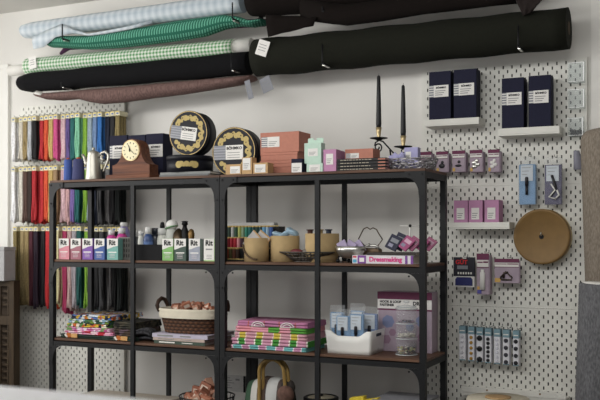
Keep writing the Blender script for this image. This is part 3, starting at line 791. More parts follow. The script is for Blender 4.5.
# silver filigree basket with lilac boxes
wx = 0.8910
r = thing('filigree_basket', 'silver wire filigree basket at the right end of the top shelf', 'basket', (wx, -.40, TOP))
b = MB(); rnd = random.Random(3)
for k in range(46):
    a = 2*PI*k/46
    pts = []
    for i in range(7):
        t = i/6; rr = (.082 + .022*t + .006*math.sin(i*2+k)); aa = a + .22*math.sin(i*1.9+k*2.3)
        pts.append((rr*math.cos(aa)*1.15, rr*math.sin(aa)*.72, .002 + .046*t))
    b.tube(pts, .0022, 5)
for z_, rr in ((.003, .083), (.025, .094), (.048, .104)):
    b.tube([(rr*math.cos(2*PI*k/36)*1.15, rr*math.sin(2*PI*k/36)*.72, z_) for k in range(37)], .0028, 5)
b.build('wire_mesh', M('dull_silver', '#a9a6a8', .35, .85, .1, 60), r)
b = MB()
for k in range(60):
    a = rnd.uniform(0, 2*PI); t = rnd.random(); rr = .085+.022*t
    b.sphere((rr*math.cos(a)*1.17, rr*math.sin(a)*.74, .004+.044*t), rnd.uniform(.003, .006), u=6, v=4)
b.build('beads', M('grey_bead', '#8d8a90', .25, .5, .2, 40), r)
LIL = M('lilac_card', '#a5a3c9', .75, 0, .05, 60)
carton('lilac_box', 'lilac box with white label standing in the silver filigree basket', 'box', 0.8663, 0.9276, -.41, .04, TOP+.006, 1.4723-TOP-.006, LIL, (.1, .5, .45, .8))
r = thing('lilac_pouch', 'crumpled lilac paper pouch left in the silver filigree basket', 'pouch', (0.8270, -.42, TOP+.01))
b = MB(); rnd = random.Random(5)
g = [[(0.8039+.012*i-0.8270, -.012+.008*math.sin(i+j*1.7), .022+.010*j+.009*math.sin(i*2.0+j)) for i in range(7)] for j in range(5)]
b.sheet(g, .004); b.build('paper', LIL, r)
b = MB(); b.box(-.02, .03, .004, .02, 0, .05); b.rot(.2, 'Y'); b.build('inner_packet', M('deep_lilac', '#8c8ab8', .75), r)

# ------------------------------------------------------------------ right pegboards
def ledge(x0, x1, z0, z1, d, label, yb=-.0205):
    r = thing('peg_ledge', label, 'ledge', ((x0+x1)/2, yb-d/2, z0), 0, 'white ledges on the pegboard')
    b = MB(); b.box(x0, x1, yb-d, yb, z0, z0+.006); b.build('shelf_plate', PEGW, r, True)
    b = MB(); b.box(x0, x1, yb-d, yb-d+.005, z0+.006, z1); b.bevel(.002, 2); b.build('front_lip', PEGW, r, True)
    for xx in (x0, x1-.004):
        b = MB(); b.box(xx, xx+.004, yb-d+.005, yb, z0+.006, z1); b.build('end_lip', PEGW, r, True)
    return r
ld = .115
def lz(px, py): return 0
ledge(0.8728, 1.1283, 1.5939, 1.6247, ld, 'white pegboard ledge under the left pair of navy boxes')
ledge(1.2142, 1.4822, 1.5338, 1.5674, ld, 'white pegboard ledge under the right pair of navy boxes')
ledge(0.9912, 1.2649, 1.1178, 1.1481, ld, 'white pegboard ledge under the three pink boxes')
gb = 'navy boxes on the pegboard ledges'
z1_ = 1.5939+.0062; z2_ = 1.5338+.0062
for a, c, top_, zz, l in ((0.8914, 0.9946, 1.8474, z1_, 'navy box on the left ledge, nearer the candelabra'),
                          (1.0088, 1.1142, 1.8483, z1_, 'navy box on the left ledge, its right-hand box'),
                          (1.2290, 1.3267, 1.7921, z2_, 'navy box on the right ledge, its left-hand box'),
                          (1.3473, 1.4438, 1.7942, z2_, 'navy box on the right ledge, nearest the clear holders')):
    carton('navy_box', l, 'box', a, c, -.125, .075, zz, top_-zz, NAVY, (.22, .9, .52, .74), gb, brand='BÖHMKO', strip=.004)
zp = 1.1178+.0062
for a, c, l in ((1.0082, 1.0749, 'pink box on the pegboard ledge, leftmost of three'), (1.0767, 1.1424, 'pink box on the pegboard ledge, middle of three'), (1.1493, 1.2162, 'pink box on the pegboard ledge, rightmost of three')):
    carton('pink_box', l, 'box', a+.0008, c-.0008, -.125, .085, zp, 1.2490-zp, PINKC, (.2, .76, .3, .72), 'pink boxes on the pegboard ledge')

# clear acrylic holders
def holder(x0, x1, z0, z1, label):
    r = thing('acrylic_holder', label, 'holder', ((x0+x1)/2, -.05, z0), 0, 'clear holders on the pegboard')
    b = MB(); t = .002
    b.box(x0, x1, -.075, -.075+t, z0, z1-.012); b.box(x0, x1, -.0215, -.0205, z0, z1)
    b.box(x0, x0+t, -.073, -.022, z0, z1); b.box(x1-t, x1, -.073, -.022, z0, z1); b.box(x0+t, x1-t, -.073, -.022, z0, z0+t)
    b.build('clear_box', ACRYL, r, True)
    b = MB(); b.box(x0-.001, x1+.001, -.077, -.0755, z1-.0125, z1-.0105); b.box(x1-.002, x1+.002, -.077, -.0735, z0, z1-.0125); b.box(x0-.001, x1-.0025, -.077, -.0755, z0, z0+.0016)
    b.build('bright_edge', M('acrylic_edge', '#eef0f0', .2, 0, 0), r, True)
    return r
holder(1.5074, 1.5752, 1.7643, 1.8588, 'clear acrylic holder on the pegboard, topmost of three')
holder(1.5072, 1.5750, 1.6501, 1.7402, 'clear acrylic holder on the pegboard, middle of three')
h3 = holder(1.5070, 1.5706, 1.5272, 1.6150, 'clear acrylic holder with dark bits, lowest of three')
b = MB(); rnd = random.Random(11)
hx0, hx1, hz = 1.5113, 1.5663, 1.5272+.003
for k in range(26):
    b.sphere((rnd.uniform(hx0+.006, hx1-.006), rnd.uniform(-.066, -.03), hz+.004+rnd.random()*.018), rnd.uniform(.004, .008), sx=1.3, u=7, v=5)
single('clips', b, M('dark_clip', '#3c3d42', .4, .3, .2, 60), 'heap of small dark clips in the lowest clear holder', 'clips', ((hx0+hx1)/2, -.05, hz), kind='stuff')

# hanging packs with maroon headers
def hang_pack(x0, x1, zt, zb, label, head='maroon', deep=.03, yf=-.075, content='blister', group=None):
    w = x1-x0; h = zt-zb
    r = thing('haberdashery_pack', label, 'pack', ((x0+x1)/2, yf, zb), 0, group)
    b = MB(); b.box(-w/2, w/2, 0, .003, 0, h); b.box(-w/2+.001, w/2+.004, .004, deep, 0, h-.006); b.bevel(.0006, 1); b.build('card', MAUVE, r)
    b = MB(); b.box(-w/2-.0005, w/2+.0005, -.0012, .0032, h-h*.14, h+.002); b.build('header', MAROON, r)
    b = MB(); b.box(-w/2+.001, w/2-.001, -.0012, 0, h*.68, h*.85); lb = b.build('title_panel', LABELW, r)
    b = MB(); b.box(-w/2+.003, 0, -.0018, -.0012, h*.78, h*.81); b.box(.003, w/2-.003, -.0018, -.0012, h*.78, h*.82); b.build('print', MAROON, lb)
    b = MB(); b.box(-w/2, w/2, -.0010, 0, h*.655, h*.68); b.build('maroon_line', MAROON, r)
    b = MB(); b.box(-w/2+.002, -w/2+w*.24, -.0012, 0, .003, h*.2); b.build('yellow_corner', M('corner_yellow', '#cfa85e', .7), r)
    return r, w, h
gp = 'small maroon-topped packs in a row on the pegboard'
packs = [(0.8318, 0.8926, 1.4789, 1.3841, 'small maroon-topped pack partly hidden by the filigree basket, leftmost', 'dark'),
         (0.9168, 0.9718, 1.4772, 1.3841, 'small maroon-topped pack with dark button, right of the shelf corner', 'dark'),
         (0.9931, 1.0520, 1.4779, 1.3818, 'small maroon-topped pack with black bottom content, middle of the row', 'dark2'),
         (1.0753, 1.1323, 1.4777, 1.3792, 'small maroon-topped pack with silver bag, second from right', 'silver'),
         (1.1598, 1.2108, 1.4766, 1.3767, 'small maroon-topped pack with white content, rightmost of the row', 'white')]
DARKB = M('dark_button', '#232126', .4)
for x0, x1, zt, zb, l, kind in packs:
    r, w, h = hang_pack(x0, x1, zt, zb, l, group=gp, yf=-.095, deep=.045)
    b = MB()
    if kind.startswith('dark'):
        b.sphere((0, -.003, h*.3), w*.26, sy=.3, sz=.8 if kind == 'dark' else .35); b.sphere((w*.05, -.003, h*.48), w*.12, sy=.3); b.build('button', DARKB, r)
    else:
        for k in range(7): b.sphere((w*(-.18+.12*(k % 4)), -.002, h*(.25+.09*(k//2))), w*.15, sy=.4)
        b.build('blister', SILVER if kind == 'silver' else WHITEP, r)
    peg(PBR[0], (x0+x1)/2 + .012, zt+.006, -.1)
# lower three packs
x0, x1, zt, zb = 0.9964, 1.0956, 0.9882, 0.8515
w, h = x1-x0, zt-zb
r = thing('needle_pack', 'navy and white pack with red lettering, hung below the pink boxes', 'pack', ((x0+x1)/2, -.085, zb))
b = MB(); b.prism([(-w/2, h*.36), (w/2, h*.36), (w/2, h), (w*.12, h), (w*.1, h*.95), (-w*.1, h*.95), (-w*.12, h), (-w/2, h)], -.002, .012); b.build('card', M('ink_navy', '#1e1e2a', .6), r)
b = MB(); b.box(-w/2+.001, w/2-.001, -.002, .012, 0, h*.36); b.build('lower_card', LABELW, r)
b = MB(); b.prism([(-w*.4, h*.05), (w*.4, h*.05), (w*.4, h*.26), (w*.32, h*.33), (-w*.32, h*.33), (-w*.4, h*.26)], -.008, -.002); b.build('blue_case', M('blue_case', '#2b2f66', .35), r)
text(r, 'lettering', 'GÜT', h*.2, (-w*.12, -.0026, h*.83), M('red_ink', '#c0282e', .7, 0, 0), off=.001)
b = MB(); b.box(-w*.32, w*.18, -.003, -.002, h*.6, h*.72); b.build('grey_panel', GREYL, r)
b = MB()
for k in range(6): b.box(-w*.3+w*.12*k, -w*.3+w*.12*k+w*.07, -.003, -.002, h*.43, h*.5)
b.build('white_print', WHITEINK, r)
peg(PBR[1], (x0+x1)/2, zt, -.09)
r, w, h = hang_pack(1.1072, 1.1624, 1.0041, 0.8195, 'tall narrow maroon-topped pack holding a white tube', yf=-.095, deep=.05)
b = MB(); b.lathe([(.012, 0), (.012, h*.42), (.008, h*.44), (.008, h*.5)], (0, -.006, h*.12), 14, sy=.6); b.build('tube', WHITEP, r)
b = MB(); b.box(-w*.45, -w*.1, -.0018, -.001, .004, h*.12); b.build('blue_mark', M('blue_mark', '#5a5aa8', .7), r)
peg(PBR[1], 1.1462, 1.0088, -.1)
r, w, h = hang_pack(1.1874, 1.2975, 0.9816, 0.8743, 'wide maroon-topped pack with dark metal buckle', yf=-.09, deep=.014)
b = MB(); b.tube([(-w*.25, -.004, h*.22), (-.004, -.004, h*.48), (w*.22, -.004, h*.24), (w*.2, -.004, h*.14), (-w*.2, -.004, h*.14), (-w*.25, -.004, h*.22)], .004, 6); b.tube([(-w*.12, -.006, h*.2), (-w*.1, -.006, h*.42), (w*.06, -.006, h*.45)], .005, 6); b.build('buckle', M('dark_bronze', '#4a4038', .4, .6), r)
peg(PBR[1], 1.2466, 0.9871, -.09)
# poly packs
def poly_pack(x0, x1, zt, zb, yf, deep, colr, label, blk, cat='pack', group=None, lean=0):
    w, h = x1-x0, zt-zb
    r = thing('poly_pack', label, cat, ((x0+x1)/2, yf, zb), 0, group)
    b = MB(); b.box(-w*.46, w*.46, 0, deep, .004, h*.84); b.bevel(min(.004, deep*.3), 2)
    if lean: b.rot(lean, 'X')
    b.build('folded_item', colr, r)
    b = MB(); b.box(-w/2, w/2, -.002, deep+.002, 0, h*.88); b.box(-w/2, w/2, deep*.4, deep*.4+.002, h*.88, h)
    b.bevel(.0008, 1)
    if lean: b.rot(lean, 'X')
    b.build('clear_bag', FILM, r)
    b = MB(); b.box(-w*.36, w*.32, -.004, -.0025, h*.5, h*.82)
    if lean: b.rot(lean, 'X')
    lb = b.build('label', M('bag_label', '#c6ced6', .5, 0, .04, 60), r)
    b = MB()
    for k in range(3): b.box(-w*.28, w*(.2-.1*k), -.0046, -.004, h*(.77-.07*k)-.001, h*(.77-.07*k)+.001)
    if lean: b.rot(lean, 'X')
    b.build('print', GREYINK, lb)
    b = MB()
    if blk == 'pen':
        b.lathe([(.006, h*.22), (.006, h*.4)], (-w*.02, -.006, 0), 10); b.lathe([(.0075, h*.4), (.0075, h*.56), (.005, h*.58)], (-w*.02, -.006, 0), 10)
    else:
        b.tube([(-.004, -.006, h*.62), (.004, -.006, h*.5), (.012, -.006, h*.36), (0, -.006, h*.26), (-.01, -.006, h*.2)], .006, 8)
    if lean: b.rot(lean, 'X')
    b.build('zip_slider', DARKB, r)
    return r
    return r
BLUEI = M('pale_blue_plastic', '#6f97bf', .5, 0, .08, 30)
NAVYI = M('dusk_navy_plastic', '#4a4566', .5, 0, .1, 30)
poly_pack(1.2938, 1.3734, 1.4424, 1.2228, -.085, .03, BLUEI, 'pale blue item in a clear bag, hung above the brown disc', 'pen')
npk = poly_pack(1.4061, 1.4860, 1.4359, 1.2212, -.085, .02, NAVYI, 'dark navy item in a clear bag with white cord, beside the blue one', 'cord')
b = MB(); b.tube([(1.4390, -0.0950, 1.3157), (1.4562, -0.0950, 1.2888), (1.4303, -0.0950, 1.2585), (1.4604, -0.0950, 1.2491)], .004, 6); b.tube([(1.4647, -0.0950, 1.2886), (1.4733, -0.0950, 1.2665), (1.4604, -0.0950, 1.2535)], .004, 6)
b.build('cord', WHITEP, npk, True, 'white coiled cord')
peg(PBR[0], 1.3394, 1.4450, -.085); peg(PBR[0], 1.4535, 1.4363, -.085)
# brown disc
DISC = M('brown_disc', '#7a5e34', .5, .15, .08, 25)
dx, dz, DRr = 1.3949, 1.0831, .1235
r = thing('round_disc', 'round brown disc with centre hole, hung on the right pegboard', 'disc', (dx, -.06, dz))
b = MB(); b.lathe([(.011, -.022), (DRr-.012, -.022), (DRr-.004, -.026), (DRr, -.022), (DRr, .036), (.011, .036)], (0,0,0), 64, 'Y'); b.bm.faces.ensure_lookup_table(); b.build('disc', DISC, r)
b = MB(); b.lathe([(DRr+.0008, .018), (DRr+.0008, .037), (DRr-.004, .0372)], (0,0,0), 64, 'Y'); b.build('pale_rim', M('pale_rim', '#cdb98c', .6), r)
b = MB(); b.lathe([(.0105, -.0228), (.0105, -.0215)], (0,0,0), 18, 'Y'); b.build('centre_hole', INK, r)
b = MB(); b.tube([(0, -.024, .004), (0, -.034, .004), (0, -.036, .02)], .0028, 6); b.build('hanging_pin', SILVER, r)
# button cards
BC = M('button_card_white', '#e2e2e8', .7, 0, .02, 40); BCH = M('button_card_blue', '#7c9aa6', .7, 0, .06, 40)
specs = [('plain white button card, leftmost of the button cards', '#d4d4dc', 5, .006), ('button card with five gold buttons', '#b98f45', 5, .0075), ('button card with three large black buttons', '#18181b', 3, .0125), ('button card with six small black buttons', '#1b1b20', 6, .0078),
         ('button card with small pearl buttons, between two black-buttoned cards', '#dadbe6', 6, .006), ('button card with four dark grey buttons, second from right', '#3a3a42', 4, .0095), ('button card with four black buttons, rightmost of the button cards', '#26262c', 4, .0095)]
for k, (l, c, nb, rb) in enumerate(specs):
    xa = [1.0243, 1.0660, 1.1049, 1.1436, 1.1847, 1.2246, 1.2703][k]
    xb = [1.0520, 1.0929, 1.1321, 1.1711, 1.2119, 1.2524, 1.2948][k]
    zt, zb = 0.6701-.003*k*.6, 0.5142-.003*k*.6
    w, h = xb-xa, zt-zb
    r = thing('button_card', l, 'button card', ((xa+xb)/2, -.09, zb), 0, 'button cards in a row on the pegboard')
    b = MB(); b.box(-w/2, w/2, 0, .002, 0, h); b.box(-w/2, w/2+.001, .004, .04, 0, h); b.build('card', BC, r)
    b = MB(); b.box(-w/2-.0005, w/2+.0015, -.0008, .041, h*.79, h+.001); hd = b.build('blue_header', BCH, r)
    b = MB(); b.box(-w/2+.002, w/2-.002, -.0014, -.0008, h*.86, h*.89); b.build('print', WHITEINK, hd)
    b = MB(); b.box(-w/2, w/2, -.0006, 0, 0, h*.03); b.build('blue_foot', BCH, r)
    for q in range(nb):
        zz = h*(.70 - .62*q/(nb-1))
        m = MB(); m.lathe([(rb*.5, -.0035), (rb, -.003), (rb, 0)], (0, 0, zz), 14, 'Y'); m.build('button', M('button_%d' % k, c, .3, .3 if k == 1 else 0, .05), r)
    peg(PBR[2], (xa+xb)/2+.01, zt+.008, -.1)
# lower ledge and roll end
r = thing('peg_tray', 'white metal pegboard tray at the bottom, below the button cards', 'tray', (1.25, -.07, .37))
a0, a1 = 1.0401, 1.5053
b = MB(); b.box(a0, a1, -.12, -.117, .374, .402); b.bevel(.001, 1); b.build('front_lip', PEGW, r, True)
b = MB(); b.box(a0, a1, -.117, -.0205, .36, .374); b.build('base_plate', PEGW, r, True)
b = MB()
for xx in (1.1596, 1.3944): b.lathe([(.004, -.122), (.004, -.12)], (xx, 0, .39), 10, 'Y')
b.build('bolt', M('brass_bolt', '#8a6a48', .5, .5), r, True)
r = thing('ribbon_reel', 'large cream reel under the white tray at the bottom right', 'reel', (1.2583, -.3, .0))
b = MB(); b.lathe([(.02, -.04), (.13, -.04), (.135, -.03), (.135, .03), (.13, .04), (.02, .04)], (1.2497-1.2583, 0, 0.3805-.028), 40, 'Z'); 
b.bm.verts.ensure_lookup_table(); b.build('flange', M('cream_reel', '#d6ceba', .7), r)
b = MB(); b.lathe([(.055, .041), (.055, .046), (.03, .046)], (1.2497-1.2583, 0, 0.3805-.028), 24, 'Z'); b.build('core', KRAFT, r)
b = MB(); b.box(-.12, .12, -.1, .1, 0, 0.3805-.069); b.build('stand', M('stool_wood', '#8a6f50', .6), r)
# standing fabric rolls at the right edge
TAU = weave('taupe_fabric', '#6f665b', '#8b8175', 700)
GRY = weave('grey_denim', '#4b4b4d', '#67676a', 700)
r = thing('fabric_roll', 'upright taupe fabric roll at the right edge, reaching up past the pegboard', 'fabric roll', (1.748, -.27, 0), 0)
R = .115
b = MB(); b.lathe([(R, 0), (R, 1.485), (R-.006, 1.505), (R-.02, 1.52), (R-.04, 1.527)], (0,0,0), 40); b.build('rolled_cloth', TAU, r)
b = MB(); b.lathe([(.03, 1.527), (.03, 1.54)], (0,0,0), 20); b.build('core', TUBE, r)
r.rotation_euler = (0, math.radians(-1.7), 0)
r = thing('fabric_roll', 'upright dark grey fabric roll in front of the taupe roll', 'fabric roll', (1.712, -.6, 0), 0)
R = .115
b = MB(); b.lathe([(R, 0), (R, .903), (R-.004, .907)], (0,0,0), 40); b.build('rolled_cloth', GRY, r)
b = MB(); b.lathe([(R-.012, .907), (R-.012, .909), (.03, .909)], (0,0,0), 36); b.build('core', TUBE, r)
r.rotation_euler = (0, math.radians(1.9), 0)
b = MB(); g = [[(1.5324+.012*i*(.55+.22*j), -.06-.008*math.sin(i*1.5), 1.4618-.028*j) for i in range(4)] for j in range(4)]
b.sheet(g, .003); single('cloth_scrap', b, M('slate_scrap', '#8b8b98', .9), 'small slate grey cloth scrap beside the taupe roll', 'cloth', (1.5492, -0.0900, 1.4181))

# ------------------------------------------------------------------ middle shelf
def dye_box(px0, px1, col, label, stripe=True):
    w = px1-px0; h = .107; d = .04; yf = -.495
    r = thing('dye_box', label, 'dye box', ((px0+px1)/2, yf+d/2, MID), 0, 'fabric dye boxes on the middle shelf')
    b = MB(); b.box(-w/2, w/2, -d/2, d/2, 0, h); b.bevel(.001, 1); b.build('body', col, r)
    f = -d/2
    b = MB(); b.prism([(-w/2+.0005, h-.0005), (-w/2+.0005, h*.5), (-w*.2, h*.55), (w*.1, h*.62), (w/2-.0005, h*.66), (w/2-.0005, h-.0005)] if stripe else
                     [(-w/2+.0005, h-.0005), (-w/2+.0005, h*.06), (w*.42, h*.06), (w*.42, h-.0005)], f-.0008, f); wp = b.build('white_panel', LABELW, r)
    text(wp, 'lettering', 'Rit', h*.32, (-.002, f-.0012, h*.80), INK, off=.0013, sx=1.0)
    b = MB(); b.box(-w*.36, w*.36, f-.001, f, h*.335, h*.385) if stripe else b.box(-w*.3, w*.26, f-.0014, f-.0008, h*.5, h*.56); b.build('white_band' if stripe else 'grey_band', WHITEINK if stripe else GREYINK, r)
    b = MB()
    for k in range(3): b.box(-w*.25, w*.22, f-.0014, f-.0006, h*(.26-.07*k), h*(.28-.07*k))
    b.build('print', GREYINK if not stripe else M('pale_print', '#cfc6c8', .8, 0, 0), r)
    return r
dl = [(-0.9690, -0.9030, '#d38a96', 'pink fabric dye box, leftmost of the dye boxes'), (-0.8927, -0.8276, '#9c6270', 'dusky rose fabric dye box, second from the left'),
      (-0.8181, -0.7539, '#7a51a0', 'purple fabric dye box between rose and blue boxes'), (-0.7427, -0.6794, '#425c98', 'blue fabric dye box beside the purple one'),
      (-0.6640, -0.5967, '#74a8a0', 'teal fabric dye box before the woven grey basket'),
      (-0.3350, -0.2719, '#7fb069', 'green fabric dye box right of the black tray'), (-0.2656, -0.1995, '#41534a', 'dark green fabric dye box beside the green one'),
      (-0.1837, -0.1214, '#989daa', 'grey fabric dye box between dark green and white boxes')]
for k, (a, c, col, l) in enumerate(dl): dye_box(a, c, M('dye_%d' % k, col, .6, 0, .06, 60), l)
dye_box(-0.1004, -0.0390, M('dye_pale_green', '#a9cf8d', .6), 'white fabric dye box with pale green edge, by the centre posts', False)

def bottle(x, y, z, rb, hb, rc, hc, bm_, cm_, label, group=None, neck=True, lab=None):
    r = thing('bottle', label, 'bottle', (x, y, z), 0, group)
    b = MB(); b.lathe([(rb*.92, 0), (rb, .004), (rb, hb*.78), (rb*.9, hb*.88), (rc*.9, hb)], (0,0,0), 20); b.build('body', bm_, r)
    b = MB(); b.lathe([(rc, hb), (rc, hb+hc*.92), (rc*.85, hb+hc)], (0,0,0), 18); b.build('cap', cm_, r)
    if lab:
        b = MB(); b.lathe([(rb+.0006, hb*.15), (rb+.0006, hb*.7)], (0,0,0), 20); b.build('label', lab, r)
    return r
MAG = M('magenta_dye', '#c44a93', .35); CAPW = M('white_cap', '#d8d8d6', .5)
BLUEB = M('blue_bottle', '#3d5382', .35); DARKBT = M('dark_bottle', '#22262e', .3); JARW = M('jar_white', '#d4d5ce', .5)
# grey woven basket
bx0, bx1 = -0.6271, -0.5418
r = thing('woven_basket', 'small grey woven basket beside the teal dye box', 'basket', ((bx0+bx1)/2, -.385, MID))
w = bx1-bx0; h = .108
b = MB()
for (a0, a1, c0, c1) in ((-w/2, w/2, -.065, -.061), (-w/2, w/2, .061, .065), (-w/2, -w/2+.004, -.061, .061), (w/2-.004, w/2, -.061, .061)): b.box(a0, a1, c0, c1, .003, h)
b.box(-w/2, w/2, -.065, .065, 0, .003); b.build('shell', M('basket_grey', '#63625e', .8), r)
b = MB()
for rr in range(4):
    for k in range(6):
        xx = -w/2 + w*(k+.5)/6; zz = h*(.12+.24*rr); b.box(xx-.0028, xx+.0028, -.0665, -.065, zz, zz+.016)
b.build('woven_gaps', M('basket_gap', '#2e2e2d', .9), r)
b = MB(); b.box(-w/2-.002, w/2+.002, -.067, -.061, h, h+.006); b.box(-w/2-.002, w/2+.002, .061, .067, h, h+.006); b.box(w/2-.004, w/2+.002, -.061, .061, h, h+.006); b.box(-w/2-.002, -w/2+.004, -.061, .061, h, h+.006); b.build('rim', M('basket_rim', '#75746f', .8), r)
gbt = 'dye bottles behind the dye boxes'
bottle(-0.7081, -.40, MID, .028, .125, .0155, .026, MAG, CAPW, 'magenta dye bottle with white cap behind the teal dye box', gbt)
bottle(-0.6536, -.385, MID+.004, .03, .128, .018, .03, MAG, CAPW, 'magenta dye bottle with white cap standing in the grey basket', gbt)
r = bottle(-0.7476, -.24, MID, .032, .17, .02, .022, M('lilac_bottle', '#8d86b3', .4), CAPW, 'lilac and white bottle standing behind the grey basket', gbt)
# black tray with bottles
tx0, tx1 = -0.5196, -0.3525
r = thing('black_tray', 'black open tray of bottles behind the left middle post', 'tray', ((tx0+tx1)/2, -.41, MID))
w = tx1-tx0
b = MB(); b.box(-w/2, w/2, -.065, .065, 0, .004); b.box(-w/2, w/2, -.065, -.061, .004, .078); b.box(-w/2, w/2, .061, .065, .004, .078); b.box(-w/2, -w/2+.004, -.061, .061, .004, .078); b.box(w/2-.004, w/2, -.061, .061, .004, .078); b.build('box', M('tray_black', '#151517', .7, spec=.2), r)
gt = 'bottles standing in the black tray'
bottle(-0.5505, -.41, MID+.0045, .014, .112, .010, .03, M('grey_bottle', '#5d6064', .4), CAPW, 'small grey bottle by the left edge of the black tray', gt)
bottle(-0.5048, -.43, MID+.0045, .016, .118, .0125, .024, JARW, CAPW, 'white bottle in the black tray beside the blue bottle', gt)
bottle(-0.4599, -.43, MID+.0045, .024, .125, .0165, .034, BLUEB, CAPW, 'blue bottle with white cap in the black tray', gt, lab=M('blue_label', '#5b74a3', .5))
bottle(-0.4387, -.40, MID+.0045, .022, .125, .018, .03, DARKBT, DARKBT, 'dark navy bottle right of the blue one in the tray', gt)
r = bottle(-0.4084, -.385, MID, .031, .125, .024, .034, JARW, CAPW, 'white jar with black dropper, right of the black tray', gbt)
b = MB(); b.lathe([(.012, .159), (.013, .17), (.009, .186), (.004, .19)], (0,0,0), 14); b.build('dropper', BLACKM, r)
# things behind the green dye boxes
r = thing('white_jug', 'white jug with green band and tilted lid behind the dye boxes', 'jug', (-0.3638, -.37, MID))
b = MB(); b.lathe([(.03, 0), (.034, .05), (.032, .11), (.026, .15), (.02, .16)], (0,0,0), 22); b.build('body', M('jug_white', '#bfc1bb', .35), r)
b = MB(); b.sphere((.006, -.005, .175), .031, sy=.9, sz=.85); b.build('lid', WHITEP, r)
b = MB(); b.tube([(.031*math.cos(2*PI*k/20)+.004, .031*math.sin(2*PI*k/20)*.9-.005, .163+.008*math.cos(2*PI*k/20)) for k in range(21)], .0035, 6); b.build('green_band', M('green_band', '#5a8a58', .6), r)
b = MB(); b.tube([(-.03, 0, .13), (-.05, 0, .14), (-.055, 0, .16)], [.012, .009, .007], 8); b.build('spout', M('jug_white', '#bfc1bb', .35), r)
BRZ = M('bronze', '#4c3f30', .35, .7, .2, 40)
r = thing('bronze_pot', 'round dark bronze pot behind the dark green dye box', 'pot', (-0.3279, -.36, MID))
b = MB(); b.lathe([(.02, 0), (.036, .05), (.038, .1), (.03, .135), (.014, .15), (.006, .158)], (0,0,0), 22); b.build('body', BRZ, r)
b = MB(); b.tube([(-.03, 0, .1), (-.048, 0, .12), (-.05, 0, .145)], .006, 8); b.build('spout', BRZ, r)
r = thing('black_bottle', 'slim black bottle with crown-shaped top behind the dye boxes', 'bottle', (-0.2985, -.35, MID))
b = MB(); b.lathe([(.024, 0), (.028, .08), (.026, .13), (.012, .16), (.010, .172)], (0,0,0), 20); b.build('body', BLACKM, r)
b = MB(); b.lathe([(.011, .172), (.017, .178), (.013, .186), (.018, .193), (.004, .195)], (0,0,0), 16); b.build('crown_top', BLACKM, r)
r = thing('brass_figure', 'small brass bell-shaped figure behind the grey dye box', 'figure', (-0.2544, -.36, MID))
b = MB(); b.lathe([(.018, 0), (.02, .04), (.014, .1), (.017, .13), (.012, .148), (.004, .155)], (0,0,0), 16); b.build('body', M('old_brass', '#7a5f38', .4, .6, .15, 40), r)

# thread case with spools
ca0, ca1 = -0.1385, 0.1834
r = thing('thread_case', 'open black case of thread spools behind the centre posts', 'thread case', ((ca0+ca1)/2, -.29, MID))
b = MB(); cz = [MID, 1.0264, 1.0766, 1.1328]
b.box(ca0, ca1, -.40, -.20, MID, MID+.008)
steps = [(-.40, cz[0]+.006), (-.355, cz[1]), (-.31, cz[2])]
b.box(ca0+.012, ca1, -.265, -.20, MID+.008, cz[3]); b.box(ca0+.008, ca1, -.31, -.265, MID+.008, cz[2]-.002); b.box(ca0+.004, ca1, -.355, -.31, MID+.008, cz[1]-.002)
b.build('stepped_body', M('case_black', '#1c1b1b', .6), r, True)
b = MB()
for (y_, z_) in ((-.4, cz[0]+.010), (-.356, cz[1]+.004), (-.311, cz[2]+.004), (-.266, cz[3]+.0035)): b.box(ca0+.006, ca1-.002, y_-.003, y_+.003, z_-.003, z_+.001)
b.build('gold_edging', GOLD, r, True)
b = MB(); b.box(-0.1375, 0.1487, -.25, -.205, cz[3]+.001, cz[3]+.02); b.bevel(.004, 2); b.build('lid', M('case_lid', '#b0afae', .6), r, True)
spc = {0: ['#1a1f26', '#26202a', '#7a1a24', '#8f1a22', '#38202a', '#b02a30', '#c99a9a'] , 1: [], 2: []}
row_cols = [
 ['pale grey', 'navy', 'dark green', 'silver', 'forest green', 'lime', 'sage', 'sea green', 'teal', 'dark teal', 'bottle green', 'deep teal', 'sky blue', 'powder blue', 'royal blue', 'cobalt', 'midnight blue'],
 ['wine', 'maroon', 'claret', 'dark red', 'crimson', 'scarlet', 'rose pink', 'dark plum'],
 ['black', 'brown', 'dark brown', 'rust', 'burnt orange', 'dark olive', 'chestnut', 'coffee']]
SPC = {'pale grey': '#b9b9b4', 'navy': '#20283e', 'dark green': '#24382d', 'silver': '#a9aba8', 'forest green': '#2c4a38', 'lime': '#a2ab63', 'sage': '#7d9478', 'sea green': '#2f7a68', 'teal': '#1f6360', 'dark teal': '#1c4647', 'bottle green': '#1d3a33',
       'deep teal': '#20464d', 'sky blue': '#5d93b8', 'powder blue': '#8fa9bd', 'royal blue': '#3b5d9a', 'cobalt': '#2f4984', 'midnight blue': '#222f54', 'wine': '#4a1a26', 'maroon': '#541823', 'claret': '#661b2a', 'dark red': '#6e1720', 'crimson': '#93182a', 'scarlet': '#9e1c2c', 'rose pink': '#c98a90',
       'dark plum': '#3a1c2c', 'black': '#1c1b1d', 'brown': '#43291e', 'dark brown': '#332019', 'rust': '#6b2a1c', 'burnt orange': '#8a3a20', 'dark olive': '#4a4424', 'chestnut': '#5c3324', 'coffee': '#3d2b22'}
def spool(x, y, z, h, colname, label):
    r = thing('thread_spool', label, 'spool', (x, y, z), 0, 'thread spools in the black case')
    b = MB(); b.lathe([(.0085, .004), (.009, .006), (.009, h-.006), (.0085, h-.004)], (0,0,0), 14); b.build('thread', M('spool_' + colname.replace(' ', '_'), SPC[colname], .7, 0, .08, 200), r)
    b = MB(); b.lathe([(.009, 0), (.009, .004)], (0,0,0), 12); b.lathe([(.0085, h-.004), (.0085, h), (.003, h)], (0,0,0), 12); b.build('bobbin_ends', M('bobbin', '#a98a4d', .6), r)
